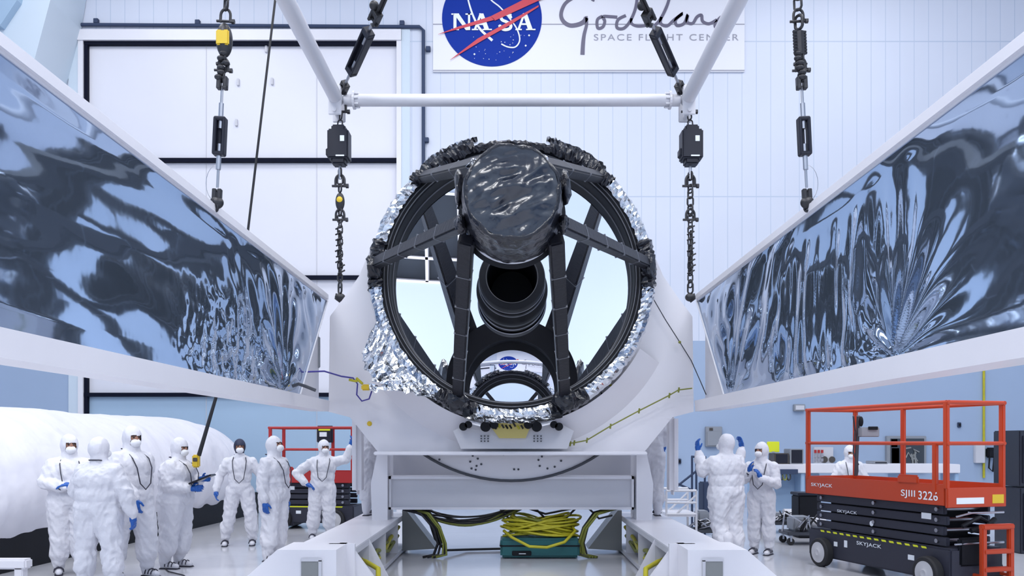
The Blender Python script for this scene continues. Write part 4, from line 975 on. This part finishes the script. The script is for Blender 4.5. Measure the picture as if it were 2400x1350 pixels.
# ---------------------------------------------------------------- scissor lifts
def scissor_lift(loc, rz, paint, label, zs=1.0, letters=True, L=2.6, Wd=.82, ladder=True, control=None):
    """local: long axis +X from near end 0 to far end L, visible long side at y=0 faces -Y, width to +Y"""
    t = thing('scissor_lift', label, 'scissor lift', loc, rz)
    pm = M[paint]
    def bd(mb, n, m, par=None, **k): return mb.build(n, m, par or t, world=False, **k)
    zb, zt = .98*zs, 1.22*zs; zm, zr = 1.68*zs, 2.14*zs
    body = bd(MB().bbox((.05, 0, zb), (L, .03, zt), .006).bbox((.05, Wd-.03, zb), (L, Wd, zt), .006).bbox((0, 0, zb-.02), (.04, Wd, zt-.04), .006).bbox((L-.03, 0, zb), (L, Wd, zt), .006).box((.03, .03, zb+.02), (L-.03, Wd-.03, zb+.06)), 'platform', pm)
    bd(MB().bbox((L*.17, -.012, zt-.02), (L*.3, .02, zt+.09), .02), 'gate_hump', pm)
    for i, (x, y) in enumerate([(.04, .0), (.04, Wd-.04), (L*.36, 0), (L-.04, .0), (L-.04, Wd-.04), (L*.62, Wd-.04)]):
        if i == 2: bd(MB().bbox((x*.18, -.01, zb+.1), (x*.18+.06, .04, zm), .008), 'post', pm); continue
        bd(MB().bbox((x-.03, y-.005, zt-.05), (x+.03, y+.045, zr), .008), 'post', pm)
    def rail(z, r=.022):
        for a, b in (((0, .02), (L, .02)), ((0, Wd-.02), (L, Wd-.02)), ((.02, 0), (.02, Wd)), ((L-.02, 0), (L-.02, Wd))):
            bd(MB().tube([(a[0], a[1], z), (b[0], b[1], z)], r, 10), 'rail', pm, smooth='auto')
    rail(zm); rail(zr, .024)
    # scissor stack
    zs0 = .50*zs; n = 4; hh = (zb-zs0)/n
    for k in range(n):
        z0 = zs0+k*hh+.012
        bd(MB().bbox((.12+.04*(k % 2), .10, z0), (L-.12, .15, z0+hh-.02), .008).bbox((.12, Wd-.15, z0), (L-.12, Wd-.10, z0+hh-.02), .008), 'scissor_arm', M['lift'])
        for x in (.25, L/2, L-.25): bd(MB().tube([(x, .07, z0+hh*.45), (x, Wd-.07, z0+hh*.45)], .025, 10), 'pivot', M['steellt'], smooth='auto')
    bd(MB().box((.35, .2, zs0), (L-.3, Wd-.2, zb)), 'inner_frame', M['matte'])
    # chassis
    ch = bd(MB().bbox((.0, .04, .12), (L-.02, Wd-.04, .50*zs), .02), 'chassis', M['lift'])
    bd(MB().bbox((.0, .03, .06), (.5, Wd-.03, .2), .02), 'pothole_guard', M['lift'])
    for x in (.28, L-.38):
        for y, s in ((-.01, -1), (Wd+.01, 1)):
            w = bd(MB().lathe([(.10, -.06), (.18, -.06), (.195, -.04), (.195, .04), (.18, .06), (.10, .06)], (x, y, .195), 'Y', 28, closeprof=True), 'wheel', M['tyre'], smooth='auto')
            bd(MB().lathe([(.001, -.065), (.04, -.075), (.06, -.062), (.14, -.062), (.14, .062), (.001, .062)], (x, y, .195), 'Y', 28), 'hub_cap', M['wheelw'], w, smooth='auto')
    # hazard stripe, stickers
    hz = MB()
    for k in range(15): x = .35+k*(L-.6)/15; hz.prism([(x, .036, .50*zs-.035), (x+.075, .036, .50*zs-.035), (x+.09, .036, .50*zs-.012), (x+.015, .036, .50*zs-.012)], (0, -.003, 0))
    bd(hz, 'hazard_stripe', M['signyel'], ch)
    for x, z, w_, h_ in ((.55, .30, .10, .06), (L-.65, .30, .07, .06), (L-.85, .31, .06, .09)): bd(MB().box((x, .034, z), (x+w_, .039, z+h_)), 'sticker', M['signwhite'], ch)
    bd(MB().box((.35, .094, zs0+.3), (.5, .099, zs0+.37)), 'sticker', M['signwhite'])
    mm = MB().prism([(L*.52+.035*math.cos(a*PI/6), .094, zs0+.16+.035*math.sin(a*PI/6)) for a in range(12)], (0, -.003, 0)); bd(mm, 'warning_disc', M['signwhite'])
    if letters:
        for (txt, x, z, w_, h_) in (('SKYJACK', L-.14, zt-.15, .46, .06), ('SJIII', .72, zb+.05, .23, .10), ('3226', .44, zb+.05, .30, .10)):
            tx = MB(); text_mesh(tx, txt, w_, (x, -.004, z), (-1, 0, 0) if False else (-1, 0, 0), (0, 0, 1), h_, 0, 1.05, .012)
            # local -Y side is seen from -Y with +X to the left when the lift is turned: keep reading order
            bd(tx, 'lettering', M['signwhite'], body, fixn=False)
        for (x, z, w_, h_) in ((L*.78, .74*zs, .4, .05), (L*.60, .36*zs, .46, .06)):
            tx = MB(); text_mesh(tx, 'SKYJACK', w_, (x, .032 if z < .5*zs else .092, z), (-1, 0, 0), (0, 0, 1), h_, 0, 1.05, .012)
            bd(tx, 'lettering', M['signwhite'], fixn=False)
        bd(MB().box((-.004, .12, zb+.02), (.0, .5, zb+.09)), 'data_plate', M['signwhite'], body)
        bd(MB().box((-.004, .62, zb+.02), (.0, .78, zb+.12)), 'yellow_plate', M['yellow'], body)
    # near end machinery
    bd(MB().bbox((-.02, .16, .30), (.05, .5, .62), .02).tube([(-.02, .3, .7), (-.05, .5, .75), (0, .65, .82)], .03, 8).tube([(0, .2, .75), (-.04, .4, .85), (0, .7, .72)], .025, 8), 'end_machinery', M['matte'])
    bd(MB().tube([(.0, .12, .86), (-.03, .3, .9), (-.03, .75, .9)], .012, 8).tube([(.0, .1, .55), (-.03, .4, .56), (-.03, .75, .56)], .012, 8), 'guard_bar', M['steellt'])
    if ladder:
        ld = MB()
        for y in (.36, .74): ld.bbox((-.16, y-.035, .06), (-.10, y+.035, .76), .012)
        ld.bbox((-.17, .33, .72), (-.09, .77, .78), .012)
        for z in (.25, .45): ld.bbox((-.17, .35, z), (-.09, .75, z+.05), .008)
        ld.tube([(-.1, .36, .2), (.02, .36, .2)], .02, 6).tube([(-.1, .74, .2), (.02, .74, .2)], .02, 6)
        bd(ld, 'ladder', pm)
    if control:
        x, z = control
        cb = bd(MB().bbox((x-.16, Wd-.12, z-.18), (x+.16, Wd-.02, z+.16), .015), 'control_box', M['charcoal'])
        bd(MB().box((x-.12, Wd-.125, z+.06), (x+.12, Wd-.121, z+.13)), 'label_strip', M['signyel'], cb)
        bd(MB().box((x-.1, Wd-.125, z-.06), (x+.05, Wd-.121, z+.03)), 'label_strip', M['signwhite'], cb)
    return t
# right lift: near end corner at (4.85, 9.5), long axis away from camera; local +X = (-.28,.96); side y=0 must face the camera
# the lift is built so that local -Y points to the left/front of the picture after a rotation of atan2(.96,-.28)
ang = math.atan2(.96, -.28)
def mirror_local(t):
    # built frame has width toward +Y; with this heading +Y points to the picture's left, so flip width to the right
    for o in [q for q in bpy.data.objects if rootof(q) == t and q.type == 'MESH']:
        for v in o.data.vertices: v.co.y = -v.co.y
        o.data.flip_normals()
t = scissor_lift((4.85, 9.5, 0), ang, 'orange', 'orange scissor lift with dark grey scissors and white lettering on the right')
mirror_local(t)
# lift joystick stand, on platform
js = thing('control_mast', 'dark control mast with cable standing on the orange lift platform', 'control mast', P(2010, 1110, 11.6))
MB().tube([P(2006, 1115, 11.6), P(2010, 1020, 11.6), P(2012, 975, 11.5)], .025, 8).tube([P(2000, 975, 11.5), P(2004, 1010, 11.6), P(2000, 1060, 11.6), P(2012, 1090, 11.6)], .012, 6).build('mast', M['darkgrey'], js)
MB().bbox(P(2037, 1012, 11.5)-V(.13, .05, .07), P(2037, 1012, 11.5)+V(.12, .05, .06), .01).build('control_panel', M['box'], js)
mm = MB(); text_mesh(mm, 'SKYJACK', .01, (0, 0, -50), (1, 0, 0), (0, 0, 1), .01, 0) if False else None
MB().bbox(P(2045, 1004, 11.43)-V(.06, .012, .02), P(2045, 1004, 11.43)+V(.07, .0, .025), .004).build('dark_label', M['matte'], js)
MB().ball(P(2018, 988, 11.5), (.03, .03, .07)).build('joystick', M['matte'], js, smooth=True)
t = scissor_lift((X_(628, 16.6), 16.6, 0), WA(-6), 'red', 'red scissor lift standing behind the people on the left of the telescope', .92, False, L=1.72, Wd=.75, ladder=False, control=(.92, 1.86))
# platform fittings of the red lift
# ---------------------------------------------------------------- bagged payload on the left
bg = thing('bagged_cylinder', 'huge white bagged cylinder lying on a black skirt behind the people on the left', 'bagged equipment', (-7.6, 15, 0))
def bag(u, v):
    Y = 9.2+11.9*u; a = -PI*.27+(PI*1.54)*v
    e = min(1, max(0, (20.9-Y)/2.6)); f = math.sqrt(max(0, 1-(1-e)**2)); f2 = .15+.85*f
    if u > .995: f2 = .02
    cx_ = -8.1+.75*(Y-9.2)/11.7
    hw = 1.55; hz = 1.27
    x = cx_+hw*f2*math.cos(a); z = .95+(hz*(math.sin(a)))*(.35+.65*f2) - .12*(1-e)
    d = noise.noise(Vector((x*.8, Y*.7, z*1.5)))*.07+noise.noise(Vector((x*1.5, Y*3.5, z*1.2)))*.025
    if z < .7: d += .05*math.sin(Y*9+noise.noise(Vector((Y, z, 0)))*3)*(.7-z)
    return Vector((x+d*math.cos(a), Y, max(z+d*math.sin(a), .36)))
MB().grid(bag, 160, 60).build('bag', M['bag'], bg, smooth=True, fixn=False)
MB().prism([Vector((-9.3, 9.4, 0)), Vector((-6.65, 9.4, 0)), Vector((-6.0, 20.2, 0)), Vector((-6.6, 20.9, 0)), Vector((-8.6, 20.9, 0))], (0, 0, .5)).build('skirt', M['matte'], bg)
rl = thing('floor_rail', 'low white rail on the floor at the lower left corner', 'rail', P(0, 1330, 10.2))
MB().bbox((-7.4, 10.0, .2), (-5.7, 10.16, .32), .02).build('bar', M['white'], rl)
for x in (-7.2, -5.8): MB().bbox((x-.05, 10.02, 0), (x+.05, 10.14, .22), .01).build('foot', M['white'], rl)

# ---------------------------------------------------------------- background equipment, right
def wallbox(name, label, cat, px0, py0, px1, py1, Y=D, depth=.12, m=None, parts=()):
    a = P(px0, py1, Y); b = P(px1, py0, Y)
    t = thing(name, label, cat, ((a.x+b.x)/2, Y, a.z))
    MB().bbox((a.x, Y-depth, a.z), (b.x, Y, b.z), .01).build('body', m or M['box'], t)
    for (nm, q0, q1, q2, q3, mm_) in parts:
        c = P(q0, q3, Y); d = P(q2, q1, Y); MB().bbox((c.x, Y-depth-.02, c.z), (d.x, Y-depth+.005, d.z), .003, 1).build(nm, mm_, t)
    return t
wallbox('wall_cabinet', 'grey electrical box on the shaded wall behind the taller person on the right', 'box', 1652, 1000, 1690, 1047, parts=(('label_plate', 1660, 1003, 1668, 1009, M['brown']), ('door_panel', 1655, 1012, 1687, 1044, M['box'])))
wallbox('wall_sign', 'small grey notice high on the shaded wall under the right panel', 'sign', 1858, 948, 1884, 964, m=M['box'], parts=(('face', 1861, 951, 1881, 961, M['greyw']),))
wallbox('wall_notice', 'bright yellow sign standing above the bench on the right', 'sign', 1797, 1035, 1826, 1060, Y=17.5, depth=.03, m=M['signyel'], parts=(('holder', 1808, 1058, 1814, 1062, M['box']),))
t = wallbox('wall_window', 'grey framed window with dark machinery behind, seen through the orange lift rails', 'window', 2074, 1022, 2166, 1104, m=M['box'], parts=(('pane', 2082, 1028, 2160, 1098, M['window']), ('paper', 2083, 1029, 2098, 1048, M['signwhite']), ('blind', 2084, 1050, 2102, 1098, M['box'])))
for k in range(9):
    p = P(2112+random.uniform(0, 38), 1045+random.uniform(0, 40), D-.16); MB().tube([p, p+V(random.uniform(-.1, .1), 0, random.uniform(-.15, .15)), p+V(random.uniform(-.15, .15), 0, random.uniform(-.2, .2))], .02, 6).build('machine_part', M['gusset'], t)
t = wallbox('chart_poster', 'white chart poster with two dark discs left of the person behind the lift', 'poster', 1905, 1048, 1950, 1100, Y=D, depth=.10, m=M['greyw'])
for px, r in ((1932, .085), (1950, .08)): 
    c = P(px, 1077, 21.88); MB().lathe([(.001, -.02), (r, -.02), (r, .0)], c, 'Y', 20).build('disc', M['brown'], t)
for j in range(3):
    for i in range(3):
        c = P(1911+i*8, 1058+j*10, 21.86); MB().box((c.x-.03, 21.855, c.z-.04), (c.x+.03, 21.868, c.z+.04)).build('chart_cell', M['red'] if j == 0 else M['signpale'], t)
t = thing('yellow_conduit', 'pale yellow vertical conduit on the shaded wall at the right', 'conduit', P(2306, 1120, D))
MB().tube([P(2306, 860, D-.04), P(2306, 1120, D-.04)], .03, 8).build('pipe', M['hose'], t)
t = wallbox('wall_phone', 'pale wall panel with a dark telephone handset by the yellow conduit', 'telephone', 2281, 1043, 2303, 1085, m=M['greyw'])
c = P(2325, 1060, D-.1)
MB().bbox(c-V(.12, .05, .14), c+V(.10, .1, .12), .03).tube([c+V(-.06, 0, -.1), c+V(-.08, 0, -.4), c+V(.02, 0, -.5), c+V(.06, 0, -.1)], .02, 6).build('handset', M['matte'], t)
for px, py, lb in ((2247, 996, 'tiny dark wall socket high on the shaded wall above the lift rail'), (1592, 1081, 'tiny dark wall socket beside the white bulkhead post')):
    wallbox('wall_socket', lb, 'socket', px-4, py-6, px+4, py+6, depth=.05, m=M['conduit'], parts=(('outlet', px-2, py-3, px+2, py+3, M['matte']),))
for k, (px0, px1, y0, y1) in enumerate([(2362, 2480, 1010, 1135), (2364, 2480, 1138, 1292)]):
    Y = 13.2; a = P(px0, y1, Y); b = P(px1, y0, Y); z0 = 0 if k else 1.02; z1 = 1.0 if k else 1.87
    t = thing('equipment_cabinet', ('lower black equipment cabinet at the right picture edge' if k else 'upper black equipment cabinet stacked at the right picture edge'), 'cabinet', (a.x, Y, z0))
    MB().bbox((a.x, Y-.3, z0), (b.x, Y+.4, z1), .015).build('body', M['cab'], t)
    MB().bbox((a.x+.04, Y-.32, z0+.05), (b.x, Y-.295, z1-.08), .008).build('door', M['charcoal'], t)
    MB().bbox((a.x+.07, Y-.35, z1-.35), (a.x+.09, Y-.31, z1-.2), .006).build('handle', M['box'], t)
# bench with instruments
Yb_ = 17.6
t = thing('work_bench', 'white work bench against the shaded wall between the people and the orange lift', 'bench', (X_(1840, Yb_), Yb_, 0))
zt_ = P(0, 1087, Yb_).z
MB().bbox((X_(1760, Yb_), Yb_-.35, zt_-.18), (X_(2230, Yb_), Yb_+.35, zt_), .01).build('top', M['white'], t)
for px in (1765, 1870, 2100, 2225):
    MB().bbox((X_(px, Yb_)-.04, Yb_-.3, 0), (X_(px, Yb_)+.04, Yb_+.3, zt_-.18), .01).build('leg', M['jean'], t)
MB().bbox((X_(1790, Yb_), Yb_+.1, .1), (X_(1925, Yb_), Yb_+.15, zt_-.2), .01).build('back_panel', M['jean'], t)
for px0, px1, py0, m_, lb in ((1808, 1842, 1062, 'brown', 'low dark instrument on the bench under the yellow sign'), (1844, 1876, 1052, 'box', 'grey box instrument on the bench right of the yellow sign'), (2038, 2072, 1088-3, 'box', 'flat grey tray on the bench beside the window'),):
    tt = thing('instrument_box', lb, 'instrument', (X_((px0+px1)/2, Yb_), Yb_, zt_))
    zz = max(P(0, py0, Yb_).z, zt_+.06)
    MB().bbox((X_(px0, Yb_), Yb_-.2, zt_), (X_(px1, Yb_), Yb_+.2, zz), .01).build('body', M[m_], tt)
    MB().bbox((X_(px0, Yb_)+.03, Yb_-.21, zt_+.02), (X_(px1, Yb_)-.03, Yb_-.198, zz-.02), .004).build('front', M['charcoal'], tt)
# hose hank on bench front
t = thing('cable_hank', 'row of olive cable hanks hung under the white bench', 'cable', P(1830, 1128, Yb_-.4))
MB().tube([(X_(1808, Yb_), Yb_-.42, zt_-.12), (X_(1852, Yb_), Yb_-.42, zt_-.12)], .012, 6).box((X_(1806, Yb_), Yb_-.43, zt_-.2), (X_(1854, Yb_), Yb_-.35, zt_-.1)).build('hanger', M['conduit'], t)
for k in range(5):
    c = P(1812+k*9, 1116, Yb_-.42); MB().tube([c+V(.04*math.cos(a), .02*math.sin(a), .08*math.sin(a)) for a in [2*PI*i/12 for i in range(12)]], .014, 6, closed=True).build('hank', M['olive'] if k % 2 else M['blackhose'], t)
# blue rack & rail cart behind the right bulkhead
t = thing('tube_cart', 'low pale tube cart standing behind the right base rail', 'cart', P(1600, 1200, 14.5))
Yc = 14.3
def cp_(a, b, y=Yc): return P(a, b, y)
z0 = .05
for yy in (Yc, Yc+.7):
    for py in (1150, 1178, 1205): MB().tube([(X_(1562, Yc), yy, P(0, py, Yc).z), (X_(1632, Yc), yy, P(0, py, Yc).z)], .022, 8).build('rail', M['tubewhite'], t)
    for px in (1562, 1632): MB().tube([(X_(px, Yc), yy, .0), (X_(px, Yc), yy, P(0, 1150, Yc).z)], .02, 8).build('upright', M['tubewhite'], t)
    MB().tube([(X_(1585, Yc), yy, P(0, 1205, Yc).z), (X_(1632, Yc), yy, P(0, 1160, Yc).z)], .018, 8).build('brace', M['tubewhite'], t)
MB().box((X_(1562, Yc), Yc, P(0, 1207, Yc).z-.03), (X_(1632, Yc), Yc+.7, P(0, 1203, Yc).z)).build('tray', M['white'], t)
t = thing('blue_stand', 'dark blue tubular stand between the bulkhead and the taller person on the right', 'stand', P(1630, 1150, 15.5))
Yc = 15.6
for px in (1622, 1632, 1652): MB().tube([(X_(px, Yc), Yc, 0), (X_(px, Yc), Yc, P(0, 1070, Yc).z)], .02, 8).build('post', M['conduit'], t)
MB().tube([(X_(1580, Yc), Yc, P(0, 1145, Yc).z), (X_(1650, Yc), Yc, P(0, 1090, Yc).z)], .02, 8).tube([(X_(1580, Yc), Yc, P(0, 1130, Yc).z), (X_(1625, Yc), Yc, P(0, 1150, Yc).z)], .02, 8).tube([(X_(1620, Yc), Yc, P(0, 1070, Yc).z), (X_(1655, Yc), Yc, P(0, 1072, Yc).z)], .02, 8).build('brace', M['conduit'], t)
MB().bbox((X_(1645, Yc), Yc-.1, .1), (X_(1672, Yc), Yc+.3, P(0, 1130, Yc).z), .02).build('drawer_box', M['conduit'], t)
# carts with machinery
def machine_cart(label, px, Y, w, hgt, seed):
    random.seed(seed); x = X_(px, Y)
    t = thing('machine_cart', label, 'cart', (x, Y, 0))
    MB().bbox((x-w/2, Y-.25, .16), (x+w/2, Y+.25, .22), .01).build('deck', M['darkgrey'], t)
    for sx in (-1, 1):
        for sy in (-1, 1): MB().lathe([(.001, -.025), (.06, -.025), (.06, .025), (.001, .025)], (x+sx*w*.42, Y+sy*.2, .06), 'Y', 14).build('caster', M['tyre'], t); MB().box((x+sx*w*.42-.015, Y+sy*.2-.035, .06), (x+sx*w*.42+.015, Y+sy*.2+.035, .17)).build('fork', M['steellt'], t)
    MB().bbox((x-w*.35, Y-.18, .22), (x+w*.05, Y+.18, hgt*.75), .03).build('pump_body', M['box'], t)
    MB().tube([(x+w*.1, Y, .34), (x+w*.42, Y, .34)], .10, 16).build('motor', M['greyw'], t, smooth='auto')
    for k in range(7):
        p = V(x+random.uniform(-w/2, w/2), Y-.22, .25); MB().tube([p, p+V(random.uniform(-.1, .1), -.05, random.uniform(.05, .2)), p+V(random.uniform(-.25, .25), -.03, random.uniform(0, hgt*.5)), p+V(random.uniform(-.3, .3), 0, -.02)], .018, 6).build('hose', M['blackhose'] if k % 2 else M['steellt'], t, smooth=True)
    return t
machine_cart('pump cart with grey motor and tangled black hoses left of the orange lift', 1888, 14.2, .75, .62, 3)
machine_cart('dark cart heaped with hoses behind the two people on the right', 1828, 16.0, .7, .5, 4)
machine_cart('small dark equipment cart behind the taller person on the right', 1655, 14.6, .5, .7, 5)
t = thing('black_bin', 'square black bin under the left end of the orange lift platform', 'bin', (X_(1893, 13.2), 13.2, .0))
MB().bbox((X_(1872, 15), 15, .0), (X_(1925, 15), 15.4, .75), .02).build('body', M['matte'], t)
MB().bbox((X_(1870, 15), 14.98, .75), (X_(1927, 15), 15.42, .80), .01).build('lid', M['charcoal'], t)
# small blue stool by the left rail and parts on the floor
t = thing('step_stool', 'small blue and white stool on the floor by the left base rail', 'stool', (X_(838, 14), 14, 0))
MB().bbox((X_(838, 14)-.14, 13.85, .36), (X_(838, 14)+.14, 14.15, .40), .01).build('seat', M['signblue'], t)
for sx in (-1, 1):
    for sy in (-1, 1): MB().tube([(X_(838, 14)+sx*.11, 14+sy*.11, .36), (X_(838, 14)+sx*.14, 14+sy*.14, 0)], .016, 6).build('leg', M['signblue'], t)
t = thing('power_cable', 'thin dark cord lying on the floor in front of the person with the tablet', 'cord', P(400, 1335, 11))
MB().tube([V(X_(380, 11.6), 11.6, .01), V(X_(395, 11.1), 11.1, .01), V(X_(430, 10.8), 10.8, .01), V(X_(450, 10.3), 10.3, .01)], .008, 6).build('cord', M['blackhose'], t)
